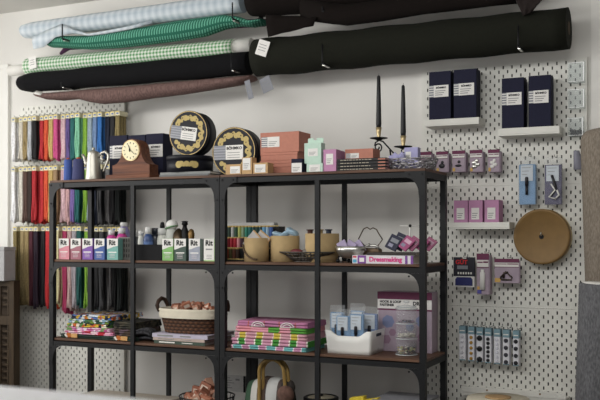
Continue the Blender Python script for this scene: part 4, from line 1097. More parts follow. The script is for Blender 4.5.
for ri, (y_, z0, h_, names_) in enumerate(((-.29, cz[2]+.0005, .056, row_cols[0]), (-.335, cz[1]+.0005, .052, row_cols[1]), (-.38, cz[0]+.0085, .052, row_cols[2]))):
    for k, c in enumerate(names_):
        x_ = (ca0 + .022 + k*.0193)
        if x_ > ca1-.012: break
        spool(x_, y_, z0, h_, c, f'{c} thread spool in the {("top", "second", "bottom")[ri]} row of the black case')

# kraft drums
KR2 = M('kraft_drum', '#b39a70', .85, 0, .05, 30)
def drum(x, y, R, h, label, handle=True):
    r = thing('kraft_drum', label, 'drum', (x, y, MID), 0, 'round kraft cardboard drums')
    b = MB(); b.lathe([(R, 0), (R, h), (R-.003, h), (R-.003, .004)], (0,0,0), 48); b.build('body', KR2, r)
    if handle:
        pts = []
        for k in range(13):
            t = k/12; a = -PI/2 - .95 + t*1.5; pts.append(((R+.006)*math.cos(a), (R+.006)*math.sin(a), h*(.72 - .62*math.sin(PI*.5*t)**.8)))
        b = MB(); b.tube(pts, .0042, 8); b.build('rope_handle', M('rope_brown', '#5b4a38', .9), r)
    return r
d1x = 0.1426; drum(d1x, -.42, .0585, 1.0769-MID, 'kraft cardboard drum with rope handle holding kraft envelopes')
d2x = 0.2670; drum(d2x, -.37, .068, 1.0872-MID, 'kraft cardboard drum filled with pale blue packets', False)
d3x = 0.4568; drum(d3x, -.37, .078, 1.0977-MID, 'widest kraft cardboard drum, behind the middle post', False)
for k, (dx_, dy_, tl, m_, l) in enumerate(((-.02, -.005, -.75, M('envelope_grey', '#b9b6b4', .8), 'pale grey envelope sticking out of the rope-handled drum, left'), (.012, .002, -.65, M('envelope_white', '#c3c0bd', .8), 'whitish envelope sticking out of the rope-handled drum, right'))):
    r = thing('envelope', l, 'envelope', (d1x+dx_, -.42+dy_*3, MID+.085), 0, 'envelopes in the rope-handled drum')
    b = MB(); b.box(-.033, .03, -.003, .003, -.03, .05); b.rot(-tl, 'Y'); b.build('paper', m_, r)
    b = MB(); b.box(-.033, .03, -.0035, .0035, .05, .056); b.box(.03, .036, -.0035, .0035, -.03, .056); b.rot(-tl, 'Y'); b.build('kraft_edge', KRAFT, r)
PB = M('pale_blue_film', '#9fbacb', .4, 0, .12, 40)
for k, (dx_, tl, l) in enumerate(((-.035, .3, 'pale blue packet at the left in the second drum'), (.0, -.5, 'pale blue packet lying in the middle of the second drum'), (.036, .55, 'pale blue packet standing at the right in the second drum'))):
    b = MB(); rnd = random.Random(k)
    b.loft([(-.034, 0, 0, .004, .003), (-.026, .003, .004, .022, .011), (-.008, -.003, .002, .026, .015), (.012, .002, .006, .024, .013), (.028, 0, .003, .018, .01), (.034, 0, 0, .004, .003)], 14, .14); b.rot(tl, 'Y')
    o = b.build('blue_packet', PB); o.location = (d2x+dx_, -.37, MID+.122 + .014*(k == 2)); tag(o, l, 'packet', 'pale blue packets in the second drum')
for k, (px_, c, l) in enumerate(((0.4006, '#4a3028', 'brown bobbin peeping over the left rim of the widest drum'), (0.4511, '#a08a60', 'tan bobbin peeping over the rim of the widest drum'), (0.4937, '#2f3644', 'dark slate bobbin peeping over the right rim of widest drum'))):
    r = thing('bobbin', l, 'bobbin', (px_, -.38, MID+.115), 0, 'bobbins in the widest drum')
    b = MB(); b.lathe([(.013, 0), (.012, .03)], (0,0,0), 14); b.build('thread', M('bobbin_%d' % k, c, .8), r)
    b = MB(); b.lathe([(.017, .03), (.017, .035), (.004, .036)], (0,0,0), 14); b.build('top_end', M('bobbin_%d' % k, c, .8), r)

# black wire dish
wx = 0.4016
r = thing('wire_dish', 'dark filigree footed dish in front of the kraft drums', 'dish', (wx, -.42, MID))
b = MB()
DK = M('dark_filigree', '#57524c', .45, .5, .3, 60)
for k in range(40):
    a = 2*PI*k/40
    b.tube([(rr*math.cos(a + .1*math.sin(i*2+k))*1.0, rr*.45*math.sin(a + .1*math.sin(i*2+k)), zz) for i, (rr, zz) in enumerate(((.06, .004), (.078, .016), (.098, .03), (.12, .04), (.135, .046)))], .003, 5)
for rr, zz in ((.06, .003), (.085, .021), (.108, .035), (.135, .046)):
    b.tube([(rr*math.cos(2*PI*k/40), rr*.45*math.sin(2*PI*k/40), zz) for k in range(41)], .0032, 5)
b.build('wire_bowl', DK, r)
b = MB(); b.lathe([(.055, .004), (.075, .018), (.07, .02)], (0,0,0), 30, sy=.45); b.build('inner_plate', M('dish_grey', '#6f6a66', .5, .3, .3, 80), r)
for k, (a, c, l) in enumerate(((-.05, '#6b2f35', 'dark red trinket in the filigree dish'), (0, '#77706a', 'grey beaded trinket in the middle of the filigree dish'), (.045, '#4f4a46', 'dark trinket at the right in the filigree dish'))):
    b = MB(); b.sphere((0,0,.014), .018, sx=1.8, sz=.7); o = b.build('trinket', M('trinket_%d' % k, c, .5, .3, .3, 90)); o.location = (wx+a, -.42+.01*k, MID+.034); tag(o, l, 'trinket', 'trinkets in the filigree dish')
# silver dish with lilac packets
sx = 0.6182
r = thing('silver_dish', 'silver footed dish with lilac packets beside the dressmaking book', 'dish', (sx, -.42, MID))
b = MB(); b.lathe([(.012, .018), (.05, .026), (.066, .052), (.072, .074), (.069, .074), (.062, .052), (.046, .03), (.01, .024)], (0,0,0), 36, sy=.7); b.build('bowl', SILVER, r)
for a in (-2.6, -1.2, .6, 2.0):
    b = MB(); b.tube([(.055*math.cos(a), .038*math.sin(a), .03), (.06*math.cos(a), .045*math.sin(a), .014)], .0035, 6); b.sphere((.06*math.cos(a), .045*math.sin(a), .009), .009, u=10, v=6); b.build('ball_foot', BLACKM, r)
LP = M('lilac_packet', '#b3a6c4', .7, 0, .05, 60)
for k, (dx_, tl, l) in enumerate(((-.032, .5, 'lilac packet at the left in the silver dish'), (-.004, -.55, 'lilac packet in the middle of the silver dish'), (.034, .6, 'lilac packet at the right in the silver dish'))):
    r = thing('lilac_packet', l, 'packet', (sx+dx_, -.43+.012*k, MID+.07), 0, 'lilac packets in the silver dish')
    b = MB(); b.box(-.022, .022, -.004, .004, -.03, .028); b.bevel(.001, 1); b.rot(tl*-1 if k == 1 else -tl, 'Y'); b.build('packet', LP, r)
# metal clasp purse and frame
r = thing('clasp_purse', 'small tarnished metal purse behind the dressmaking book', 'purse', (0.6972, -.36, MID))
b = MB(); b.box(-.05, .045, -.02, .02, 0, .066); b.bevel(.012, 3); b.build('pouch', M('tarnished_gold', '#6f5d4a', .5, .4, .4, 60), r)
b = MB(); b.tube([(-.05, -.022, .058), (-.03, -.024, .074), (.025, -.024, .078), (.045, -.022, .06)], .006, 8); b.sphere((-.005, -.026, .08), .008, u=8, v=6); b.build('clasp', SILVER, r)
r = thing('purse_frame', 'thin bent wire purse frame standing behind the metal purse', 'purse frame', (0.6699, -.3, MID))
b = MB(); b.tube([(0.6087, -0.3000, 1.0724), (0.6161, -0.3000, 1.0862), (0.6235, -0.3000, 1.1000), (0.6333, -0.3000, 1.1183), (0.6504, -0.3000, 1.1261), (0.6651, -0.3000, 1.1168), (0.6797, -0.3000, 1.1236), (0.6966, -0.3000, 1.1158), (0.7087, -0.3000, 1.0953), (0.7255, -0.3000, 1.0703)], .0028, 7); b.build('wire', BRZ, r, True)
b = MB(); b.tube([(0.6087, -0.3000, 1.0724), (0.6406, -0.3000, 1.0404), (0.6455, -.3, MID)], .0022, 6); b.tube([(0.7255, -0.3000, 1.0703), (0.6990, -0.3000, 1.0361), (0.6942, -.3, MID)], .0022, 6); b.build('leg', BRZ, r, True)
# dressmaking book
a, c = 0.6559, 0.9339; bw = c-a; bh = 1.0024-MID
r = thing('book', 'thick white book with pink Dressmaking lettering on its spine', 'book', ((a+c)/2, -.4, MID))
b = MB(); b.box(-bw/2, bw/2, -.095, .13, 0, .003); b.box(-bw/2, bw/2, -.095, .13, bh-.003, bh); b.box(-bw/2, bw/2, -.095, -.091, .003, bh-.003); b.build('cover', M('book_white', '#dcd8dc', .5), r)
b = MB(); b.box(-bw/2+.003, bw/2-.004, -.091, .126, .003, bh-.003); b.build('pages', M('pages_beige', '#b9b2a6', .9), r)
PUR = M('book_purple', '#7d4a96', .5); PNK = M('hot_pink_ink', '#d53a86', .6)
for u0, u1 in ((-.41, -.27), (.37, .41), (.46, .5)):
    b = MB(); b.box(bw*u0, bw*u1, -.0958, -.095, .0005, bh-.0005); b.build('purple_band', PUR, r)
b = MB(); b.box(-bw*.38, -bw*.3, -.0964, -.0958, bh*.2, bh*.7); b.build('white_badge', WHITEINK, r)
b = MB(); b.box(-bw*.49, -bw*.43, -.0958, -.095, bh*.1, bh*.5); b.build('blue_badge', M('badge_blue', '#58a5c8', .6), r)
b = MB(); b.box(-bw*.49, -bw*.43, -.0958, -.095, bh*.7, bh*.92); b.build('red_badge', M('badge_red', '#c8505f', .6), r)
text(r, 'lettering', 'Dressmaking', bh*.78, (bw*.05, -.0958, bh*.5), PNK, off=.0011, sx=1.02)
zb = MID+bh
r = thing('book', 'dark slim book lying on top of the Dressmaking book', 'book', (0.8405, -.40, zb+.0005))
b = MB(); b.box(-.12, .10, -.085, .1, 0, .011); b.bevel(.001, 1); b.build('cover', M('book_dark', '#37322f', .7), r)
b = MB(); b.box(.1001, .101, -.08, .095, .002, .009); b.build('pages', M('pages_beige', '#b9b2a6', .9), r)
zk = zb+.0118
def leaning_pack(x, y, w, h, lean, colm, label, winm, tilt=0.0):
    r = thing('card_pack', label, 'pack', (x, y, zk), 0, 'leaning card packs on the books')
    b = MB(); b.box(-w/2, w/2, -.004, .004, 0, h); b.bevel(.001, 1); b.rot(tilt, 'Y'); b.rot(-lean, 'X'); b.move((0, 0, .003+w*.5*math.sin(tilt))); b.build('card', colm, r)
    b = MB(); b.box(-w*.3, w*.36, -.0048, -.004, h*.5, h*.78); b.rot(tilt, 'Y'); b.rot(-lean, 'X'); b.move((0, 0, .003+w*.5*math.sin(tilt))); b.build('label', winm, r)
    b = MB(); b.box(-w*.3, w*.1, -.0048, -.004, h*.15, h*.38); b.rot(tilt, 'Y'); b.rot(-lean, 'X'); b.move((0, 0, .003+w*.5*math.sin(tilt))); b.build('window', M('pack_window', '#8c8ba0', .3), r)
NV = M('pack_navy', '#23253a', .6); PK = M('pack_pink', '#a0527a', .6); PK2 = M('pack_rose', '#ac6a88', .6)
leaning_pack(0.8142, -.45, .056, .066, .35, NV, 'dark navy card pack leaning at the front of the books', GREYL, .42)
leaning_pack(0.8296, -.415, .056, .074, .3, NV, 'second dark navy card pack, behind the front navy one', GREYL, .42)
for k, (px_, l) in enumerate(((0.8667, 'pink card pack right beside the dark navy packs'), (0.8895, 'pink card pack, second of the leaning pink packs'), (0.9224, 'pink card pack behind the right front post'), (0.9507, 'pink card pack hindmost, right of the front post'))):
    leaning_pack(px_, -.45+.022*k, .05, .066-.003*k, .55, PK if k % 2 == 0 else PK2, l, M('pack_pale', '#cfa9bd', .6), .6)
r = thing('display_stand', 'thin white T-shaped stand behind the pink card packs', 'stand', (0.8298, -.22, MID))
b = MB(); b.tube([(0, 0, 0), (0, 0, 1.1320-MID)], .005, 8); b.build('stem', WHITEP, r)
b = MB(); b.tube([(0.7819, -0.2200, 1.1322), (0.8798, -0.2200, 1.1317)], .0025, 8); b.build('bar', WHITEP, r, True)
b = MB(); b.sphere((0.8312, -0.2240, 1.1328), .007, u=10, v=6); b.build('knob', BLACKM, r, True)
b = MB(); b.lathe([(.03, 0), (.03, .004), (.006, .006)], (0,0,0), 20); b.build('foot', WHITEP, r)

# ------------------------------------------------------------------ lower shelf
def folded(x0, x1, yf, d, z0, h, mat, label, group, seedv=0, plies=2, skew=0.0):
    """folded cloth: rounded fold at the front, plies showing at the ends"""
    r = thing('folded_fabric', label, 'fabric', ((x0+x1)/2, yf+d/2, z0), 0, group)
    w = x1-x0; b = MB(); nx = 16
    for p in range(plies):
        hz = h/plies; zc_ = hz*(p+.5); rs = []
        for i in range(nx+1):
            t = i/nx; x = -w/2 + w*t
            wob = .0015*math.sin(t*9+seedv*3+p); fr = .003*math.sin(t*5+seedv+p*2)
            rad = hz*.48; yf_ = -d/2+fr
            ring = []
            for k in range(7):
                a = PI/2 + PI*k/6; ring.append((x, yf_ + rad + rad*math.cos(a), zc_ + wob*(1 if p else .3) + rad*math.sin(a)))
            ring += [(x, d/2-.004*p, zc_-rad), (x, d/2-.004*p, zc_+rad)]
            rs.append(ring)
        b.rings(rs)
    b.build('cloth', mat, r)
    return r
PRINTS = [patches('print_orchard', ['#2c3a2f', '#23302b', '#33413a', '#253530'], 30), patches('print_pink_red', ['#d8a6b8', '#b32d3a', '#e0c5cc', '#c46b8c', '#d98fb0'], 45),
          patches('print_magenta', ['#b8558e', '#d9cfd6', '#c889b0', '#7fa06a', '#e0b6cc'], 50), patches('print_yellow', ['#c9b23c', '#2a2a2d', '#c86a3a', '#e3ddc9', '#5b8a4a'], 55),
          patches('print_green', ['#6f8a3a', '#3f6a4a', '#d4d9d6', '#86a3b8', '#2f4a3a'], 48), patches('print_blue', ['#4f6fa8', '#c7d0da', '#c2a03a', '#2a2f40', '#b8643a'], 50)]
FXl = [-0.9581, -0.9321, -0.9321, -0.9224, -0.9160]
lab = ['dark green printed fabric with orange foxes, bottom of the printed stack', 'pink and red printed folded fabric, second from the bottom', 'magenta and white printed folded fabric in the printed stack', 'yellow and black printed folded fabric in the printed stack', 'green printed folded fabric, second from the top', 'blue and yellow printed folded fabric, topmost of the stack']
zs_ = [LOW, 0.5839, 0.6016, 0.6198, 0.6385, 0.6593, 0.6825]
xs0 = [-0.9612, -0.9399, -0.9354, -0.9322, -0.9290, -0.9161]
xs1 = [-0.5035, -0.6487, -0.6733, -0.6857, -0.6857, -0.6672]
# the folded stack shows printed fronts and darker plies at its right end
for k in range(6):
    folded(xs0[k], xs1[k]+(.0 if k == 0 else .012), -.49+.006*k, .26, zs_[k]+.0006, zs_[k+1]-zs_[k]-.0012, PRINTS[k], lab[k], 'printed fabrics folded on the lower left shelf', k)
# fox motifs on the bottom fabric
OR = M('fox_orange', '#b0622c', .9); WH2 = M('fox_white', '#d9d3cc', .9); TANF = M('fox_tan', '#c79a62', .9)
def quad(b, pts, y): b.bm.faces.new([b.bm.verts.new((x, y, z)) for x, z in pts])
for tx, l in ((-0.9214, 'a'), (-0.6113, 'b')):
    z0 = zs_[0]+.004; par = [o for o in COL.objects if o.get('label') == lab[0]][0]
    b = MB(); b.prism([(tx, z0+.004), (tx+.018, z0), (tx+.034, z0+.006), (tx+.026, z0+.022), (tx+.008, z0+.024)], -.4955, -.4905); b.build('fox_print', OR, par, True)
    b = MB(); b.prism([(tx+.03, z0+.001), (tx+.07, z0+.001), (tx+.07, z0+.021), (tx+.03, z0+.021)], -.495, -.4902); b.build('tan_print', TANF, par, True)
    b = MB(); b.prism([(tx-.012, z0+.012), (tx+.004, z0), (tx+.012, z0+.003), (tx-.002, z0+.02)], -.4958, -.4905); b.build('white_print', WH2, par, True)
# second pile of dark folded fabric next to it
folded(-0.6485+.012, -0.5179, -.47, .24, zs_[1]+.001, .035, patches('print_brown', ['#3a3029', '#4a3d33', '#5a4a52', '#2f2825'], 60), 'dusky brown and plum folded fabric right of the printed stack', 'dark fabrics on the lower left shelf', 8, 3)
folded(-0.6639+.018, -0.5179, -.465, .24, zs_[1]+.037, .034, patches('print_dark', ['#262422', '#3b3a30', '#4a4438', '#1e1c1b'], 60), 'dark brown folded fabric on the dusky plum one', 'dark fabrics on the lower left shelf', 9, 3)
# grey scarf
r = thing('scarf', 'crumpled dark grey scarf between the printed stack and the basket', 'scarf', (-0.4852, -.43, LOW))
b = MB()
for k in range(4):
    b.loft([(x_, .03*math.sin(k*2)+.01*math.sin(i), z_+.012*k*.8+.006, .03, rz) for i, (x_, z_, rz) in enumerate(((-.048, .004, .006), (-.02, .006+.004*k, .010), (.015, .012+.004*k, .011), (.05, .012+.003*k, .009), (.07, .01, .005)))], 12, .06)
b.build('cloth', weave('scarf_grey', '#1f1f22', '#4a4a4e', 260), r)
# books under the wicker basket
bk = [(-0.3894, -0.1025, LOW, LOW+.0155, '#3c4a3f', 'dark green book, lowest under the wicker basket'), (-0.3953, -0.1025, LOW+.016, LOW+.030, '#b5a39a', 'pinkish beige book in the middle under the wicker basket'), (-0.3994, -0.0860, LOW+.0305, LOW+.049, '#b9b3c4', 'pale lilac book, topmost under the wicker basket')]
for k, (a, c, z0, z1, col, l) in enumerate(bk):
    r = thing('book', l, 'book', ((a+c)/2, -.37, z0), 0, 'books under the wicker basket')
    cv = M('basket_book_%d' % k, col, .5, 0, .08, 40)
    b = MB(); b.box(a, c, -.485, -.22, z0, z0+.002); b.box(a, c, -.485, -.22, z1-.002, z1); b.box(a, c, -.485, -.482, z0+.002, z1-.002); b.build('cover', cv, r, True)
    b = MB(); b.box(a+.003, c-.002, -.482, -.224, z0+.002, z1-.002); b.build('pages', M('book_pages', '#8d8a84', .9), r, True)
    b = MB(); b.box(a+.03, a+.12, -.4857, -.485, z0+.005, z1-.005); b.box(a+.16, a+.22, -.4857, -.485, z0+.006, z1-.006); b.build('spine_print', WHITEINK if k == 0 else GREYINK, r, True)
bt = LOW+.0495
# wicker basket
def wicker_mat():
    m, nt, b_ = base_nodes('dark_wicker', .7)
    u, v = uvxy(nt)
    f = mth(nt, 'FRACT', mth(nt, 'ADD', mth(nt, 'DIVIDE', v, .026), mth(nt, 'MULTIPLY', mth(nt, 'FLOOR', mth(nt, 'DIVIDE', u, .016)), .5)))
    g = mth(nt, 'FRACT', mth(nt, 'DIVIDE', u, .016))
    dd = mth(nt, 'ADD', mth(nt, 'ABSOLUTE', mth(nt, 'SUBTRACT', f, .5)), mth(nt, 'ABSOLUTE', mth(nt, 'SUBTRACT', g, .5)))
    nt.links.new(mixc(nt, mth(nt, 'MULTIPLY', dd, 1.1), lin('#6b4832'), lin('#180f0a')), b_.inputs['Base Color'])
    bp = nt.nodes.new('ShaderNodeBump'); bp.inputs['Distance'].default_value = .004; bp.inputs['Strength'].default_value = .8
    nt.links.new(mth(nt, 'SUBTRACT', 1.0, dd), bp.inputs['Height']); nt.links.new(bp.outputs['Normal'], b_.inputs['Normal'])
    return m
bcx = -0.2364; bcy = -.37
rx0, rx1 = .145, .178
bht = 0.7317-bt
r = thing('wicker_basket', 'dark brown wicker basket with cream cloth lining on the books', 'basket', (bcx, bcy, bt))
def oval(rx, ry, z, n=48, e=2.6):
    return [(rx*math.copysign(abs(math.cos(2*PI*k/n))**(2/e), math.cos(2*PI*k/n)), ry*math.copysign(abs(math.sin(2*PI*k/n))**(2/e), math.sin(2*PI*k/n)), z) for k in range(n)]
b = MB(); nl = 10; b.rings([oval(lerp(rx0, rx1-.006, i/nl), lerp(.088, .11, i/nl), bht*.92*i/nl) for i in range(nl+1)], caps=False)
b.rings([oval(lerp(rx1-.012, rx0-.006, i/nl), lerp(.104, .082, i/nl), bht*.92*(1-i/nl)+.005) for i in range(nl+1)], caps=False); b.rings([oval(rx0-.001, .087, .0), oval(rx0-.001, .087, .006)])
b.build('wicker_body', wicker_mat(), r)
b = MB(); b.rings([oval(rx1-.004+.003*math.sin(i*2), .113, bht*(1-.37*i/6)) for i in range(7)][::-1] + [oval(rx1-.012, .106, bht*1.01), oval(rx1-.02, .10, bht*.8)], caps=False); b.build('cloth_lining', M('lining_cream', '#d3cbb8', .95, 0, .05, 30, .4, 200), r)
for sg in (-1, 1):
    b = MB(); b.tube([(sg*(rx1-.01), -.045, bht*.85), (sg*(rx1+.004), -.046, bht*1.08), (sg*(rx1+.003), -.034, bht*1.27), (sg*(rx1+.002), -.008, bht*1.37), (sg*(rx1+.002), .02, bht*1.3), (sg*(rx1-.002), .036, bht*1.1), (sg*(rx1-.006), .04, bht*.9)], .010, 10); b.build('handle', M('handle_wicker', '#3a271b', .7, 0, .3, 120), r)
SAL = [M('salmon_card', '#a86e56', .75, 0, .06, 60), M('salmon_pale', '#b98a74', .75, 0, .06, 60), M('salmon_dark', '#8e5a46', .75, 0, .06, 60)]
LABS = M('salmon_label', '#cbb8a8', .75)
def small_boxes(cx, cy, z, rx, ry, n, label, group, hmax, seedv, s=.03):
    rnd = random.Random(seedv)
    protos = []
    for m_ in SAL:
        pass
    for k in range(n):
        a = rnd.uniform(0, 2*PI); q = math.sqrt(rnd.random())*.9
        x, y = cx + rx*q*math.cos(a), cy + ry*q*math.sin(a)
        r = thing('card_box', label, 'box', (x, y, z + hmax*(1-q*q)*rnd.uniform(.3, 1)), 0, group)
        w, d, h = s*rnd.uniform(.8, 1.3), s*rnd.uniform(.4, .7), s*rnd.uniform(.7, 1.1)
        b = MB(); b.box(-w/2, w/2, -d/2, d/2, -h/2, h/2); b.bevel(.0008, 1); b.build('body', SAL[k % 3], r)
        b = MB(); b.box(-w*.35, w*.3, -d/2-.0006, -d/2, -h*.3, h*.2); b.build('label', LABS, r)
        r.rotation_euler = (rnd.uniform(-.5, .5), rnd.uniform(-.7, .7), rnd.uniform(-.8, .8))
small_boxes(bcx, bcy, bt+bht*.92, rx1-.045, .07, 26, 'small salmon card box in the heap in the brown wicker basket', 'salmon boxes in the wicker basket', .03, 3, .034)

# striped folded fabrics
def lowx(px, y): return 0
g = 'striped fabrics folded on the lower right shelf'
fz = [LOW, 0.5831, 0.6132, 0.6428, 0.6684, 0.6957]
SP = [bands('stripe_aqua_pink', [(.25, '#6fb0b0'), (.06, '#e6d6dc'), (.38, '#bd87a6'), (.06, '#e6d6dc'), (.25, '#6fb0b0')], .088), bands('stripe_green_pink', [(.36, '#44893a'), (.06, '#e8e0d8'), (.5, '#c590a6'), (.08, '#e8e0d8')], .088),
      bands('stripe_yellow_pink', [(.36, '#c4b04a'), (.05, '#e6d6d0'), (.54, '#c5949f'), (.05, '#e6d6d0')], .088), patches('floral_pink_green', ['#d99aa8', '#58993f', '#d99aa8', '#2a2d4a', '#d98f9a'], 16, stretch=(1, .4, 1)), bands('magenta_orange', [(.46, '#b5779a'), (.03, '#b06040'), (.48, '#b5779a'), (.03, '#b06040')], .16)]
lb_ = ['aqua and pink striped folded fabric, bottom of the striped stack', 'green and pink striped folded fabric, second from the bottom', 'yellow and pink striped folded fabric in the middle of the stack', 'pink and green floral folded fabric, second from the top', 'magenta folded fabric with white arches, topmost of the striped stack']
fx0 = [0.0504, 0.0530, 0.0690, 0.0716, 0.0812]
fx1 = [0.4350, 0.4449, 0.4375, 0.4350, 0.4399]
for k in range(5):
    o = folded(fx0[k], fx1[k], -.50+.002*k, .21, fz[k]+.0006, fz[k+1]-fz[k]-.0012, SP[k], lb_[k], g, k+20, 2)
b = MB()
for cxp in (0.1924, 0.3404):
    zz = fz[4]+.005
    for q in range(5):
        a0_ = PI*(.1+.8*q/4)
    b.tube([(cxp+.032*math.cos(PI*k/12), -.4995, zz+.019*math.sin(PI*k/12)) for k in range(13)], .0022, 5); b.tube([(cxp+.02*math.cos(PI*k/12), -.4995, zz+.011*math.sin(PI*k/12)) for k in range(13)], .002, 5)
    b.tube([(cxp-.036, -.4995, zz-.001), (cxp+.036, -.4995, zz-.001)], .0016, 5)
b.build('arch_print', WHITEINK, o, True)

# white plastic bin
bx0, bx1 = 0.5171, 0.7335
bzt = 0.6675-LOW; bcx_ = (bx0+bx1)/2; bw = bx1-bx0
r = thing('plastic_bin', 'white plastic bin with scooped front holding blue bags', 'bin', (bcx_, -.37, LOW))
b = MB(); nseg = 18
def wall_pts(p, q, top_fn, n=16, t=.003):
    p, q = Vector(p), Vector(q); out = []
    return [(p.lerp(q, i/n), top_fn(i/n)) for i in range(n+1)]
def scoop(t):
    e = max(0, min(1, (t-.06)/.22)); f = max(0, min(1, (.94-t)/.22)); s = lambda v: v*v*(3-2*v)
    return bzt*(1 - .23*min(s(e), s(f)))
ins = .008; dp = .1
loop = []
def side(p, q, fn, n):
    for i in range(n):
        t = i/n; loop.append((lerp(p[0], q[0], t), lerp(p[1], q[1], t), fn(t)))
side((-bw/2, -dp), (bw/2, -dp), scoop, 24); side((bw/2, -dp), (bw/2, dp), lambda t: bzt*1.0, 8); side((bw/2, dp), (-bw/2, dp), scoop, 24); side((-bw/2, dp), (-bw/2, -dp), lambda t: bzt*1.0, 8)
def ringat(s, off, zfrac=None, z=None):
    out = []
    for (x, y, h_) in loop:
        k = (1 - s); sx_ = (bw/2-ins*k-off)/(bw/2); sy_ = (dp-ins*k-off)/dp
        out.append((x*sx_, y*sy_, z if z is not None else h_*zfrac))
    return out
b.rings([ringat(0, 0, z=0), ringat(.2, 0, .2), ringat(.6, 0, .6), ringat(1, 0, 1), ringat(1, .004, 1), ringat(.5, .004, .5), ringat(0, .004, z=.004)])
b.build('shell', WHITEP, r)
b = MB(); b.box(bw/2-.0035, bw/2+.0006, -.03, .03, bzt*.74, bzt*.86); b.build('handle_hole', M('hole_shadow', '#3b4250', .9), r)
bluebag = [(-.078, -.41, .205, 'pale blue bagged item at the left back of the white bin'), (-.038, -.435, .19, 'pale blue bagged item at the left front of the white bin'), (.024, -.43, .2, 'pale blue bagged item in the middle of the white bin'), (.066, -.37, .2, 'dusk blue bagged item at the right back of the white bin'), (.0, -.36, .212, 'bagged item behind the middle blue ones in the bin')]
for k, (dx_, y_, h_, l) in enumerate(bluebag):
    poly_pack(bcx_+dx_-.036, bcx_+dx_+.036, LOW+.006+h_, LOW+.006, y_, .018, BLUEI if k != 3 else M('dusk_blue_plastic', '#7088b5', .5, 0, .08, 30), l, 'pen', 'pack', 'blue bags in the white bin')

# mauve display box
a, c = 0.6976, 0.9545; mh = 0.8334-LOW; w = c-a
r = thing('display_box', 'big mauve and white HOOK and LOOP FASTENER box behind the glass jar', 'box', ((a+c)/2, -.245, LOW))
b = MB(); b.box(-w/2, w/2, -.045, .045, 0, mh); b.bevel(.0015, 1); b.build('body', MAUVE, r)
f = -.045
b = MB(); b.box(-w/2, w/2, f-.0008, f, mh*.875, mh); b.build('maroon_band', MAROON, r)
b = MB(); b.box(-w/2+.001, w/2-.001, f-.0008, f, mh*.72, mh*.875); wp = b.build('white_band', LABELW, r)
text(wp, 'lettering', 'HOOK & LOOP\nFASTENER', mh*.055, (-w*.455, f-.0012, mh*.805), INK, 'LEFT', off=.0007)
text(wp, 'lettering', 'DRITZ', mh*.085, (w*.41, f-.0012, mh*.81), INK, 'RIGHT', off=.0009)
b = MB(); b.box(-w/2, w/2, f-.0008, f, mh*.69, mh*.715); b.build('maroon_line', MAROON, r)
for (u, v, ss) in ((-.3, .5, .03), (.3, .52, .026), (.1, .42, .02)):
    b = MB(); b.lathe([(ss, 0), (ss, .0006)], (w*u, f-.0006, mh*v), 7, 'Y'); b.build('blue_picture', M('picture_blue', '#7f88ab', .7), r)
for (u, v, ss) in ((-.33, .2, .022), (-.22, .32, .018), (.3, .25, .02)):
    b = MB(); b.lathe([(ss, 0), (ss, .0006)], (w*u, f-.0006, mh*v), 6, 'Y'); b.build('plum_picture', M('picture_plum', '#93778b', .7), r)
b = MB(); b.box(-w/2, -w/2+.004, f-.0008, f, 0, mh*.69); b.build('white_edge', LABELW, r)

# tiered glass jar
jx = 0.8656; jy = -.38
jz = [0, 0.6334-LOW, 0.6993-LOW, 0.7674-LOW]
R = .046
r = thing('glass_jar', 'tall tiered glass jar with lid and buttons, before the mauve box', 'jar', (jx, jy, LOW))
for k in range(3):
    z0, z1 = jz[k], jz[k+1]
    b = MB(); b.lathe([(.01, z0), (R-.002, z0+.0015), (R, z0+.004), (R, z1-.003), (R-.002, z1-.0025), (R-.0025, z0+.005), (.01, z0+.0035)], (0,0,0), 36); b.build('tier', GLASS, r)
    b = MB(); b.tube([((R+.001)*math.cos(2*PI*q/32), (R+.001)*math.sin(2*PI*q/32), z0+.004) for q in range(33)], .0022, 6); b.build('glass_ring', M('glass_edge', '#c9cfd0', .1, .2, 0), r)
b = MB(); z0 = jz[3]; b.lathe([(R+.003, z0-.002), (R+.003, z0+.002), (R-.006, z0+.008), (.015, z0+.016), (.006, z0+.02), (.012, z0+.028), (.011, z0+.034), (.003, z0+.037)], (0,0,0), 36); lj = b.build('lid', GLASS, r)
for rr, zz in ((R+.003, z0), (R-.004, z0+.009), (.012, z0+.029)):
    b = MB(); b.tube([(rr*math.cos(2*PI*q/32), rr*math.sin(2*PI*q/32), zz) for q in range(33)], .0018, 6); b.build('glass_rim', M('glass_edge', '#c9cfd0', .1, .2, 0), lj)
rnd = random.Random(21)
def heap(zb_, n, hh, cols_, rr, label, name='buttons'):
    mats = [M('heap_' + c.strip('#'), c, .4, .1, .1) for c in cols_]
    b = MB()
    for k in range(n):
        a = rnd.uniform(0, 2*PI); q = math.sqrt(rnd.random())*(R-.009)
        b.sphere((q*math.cos(a), q*math.sin(a), rr+rnd.random()*hh), rr*rnd.uniform(.8, 1.2), sx=1, sy=1, sz=.6, u=7, v=5, mi=k % len(mats))
    o = b.build(name, mats); o.location = (jx, jy, LOW+zb_+.005); tag(o, label, 'buttons', None, 'stuff')
heap(jz[0], 150, .022, ['#1d1b1e', '#2b2428', '#b09a5c', '#9aa06a', '#c9c2b0', '#6d5040'], .006, 'heap of dark and coloured buttons in the lowest jar tier')
heap(jz[1], 130, .014, ['#d5d0c6', '#c6beb2', '#bdb9b2'], .005, 'layer of cream buttons in the middle jar tier')
heap(jz[2], 50, .005, ['#6d5a70', '#3a3640', '#a58a9a', '#5a6080'], .005, 'sparse purple and grey beads in the top jar tier', 'beads')

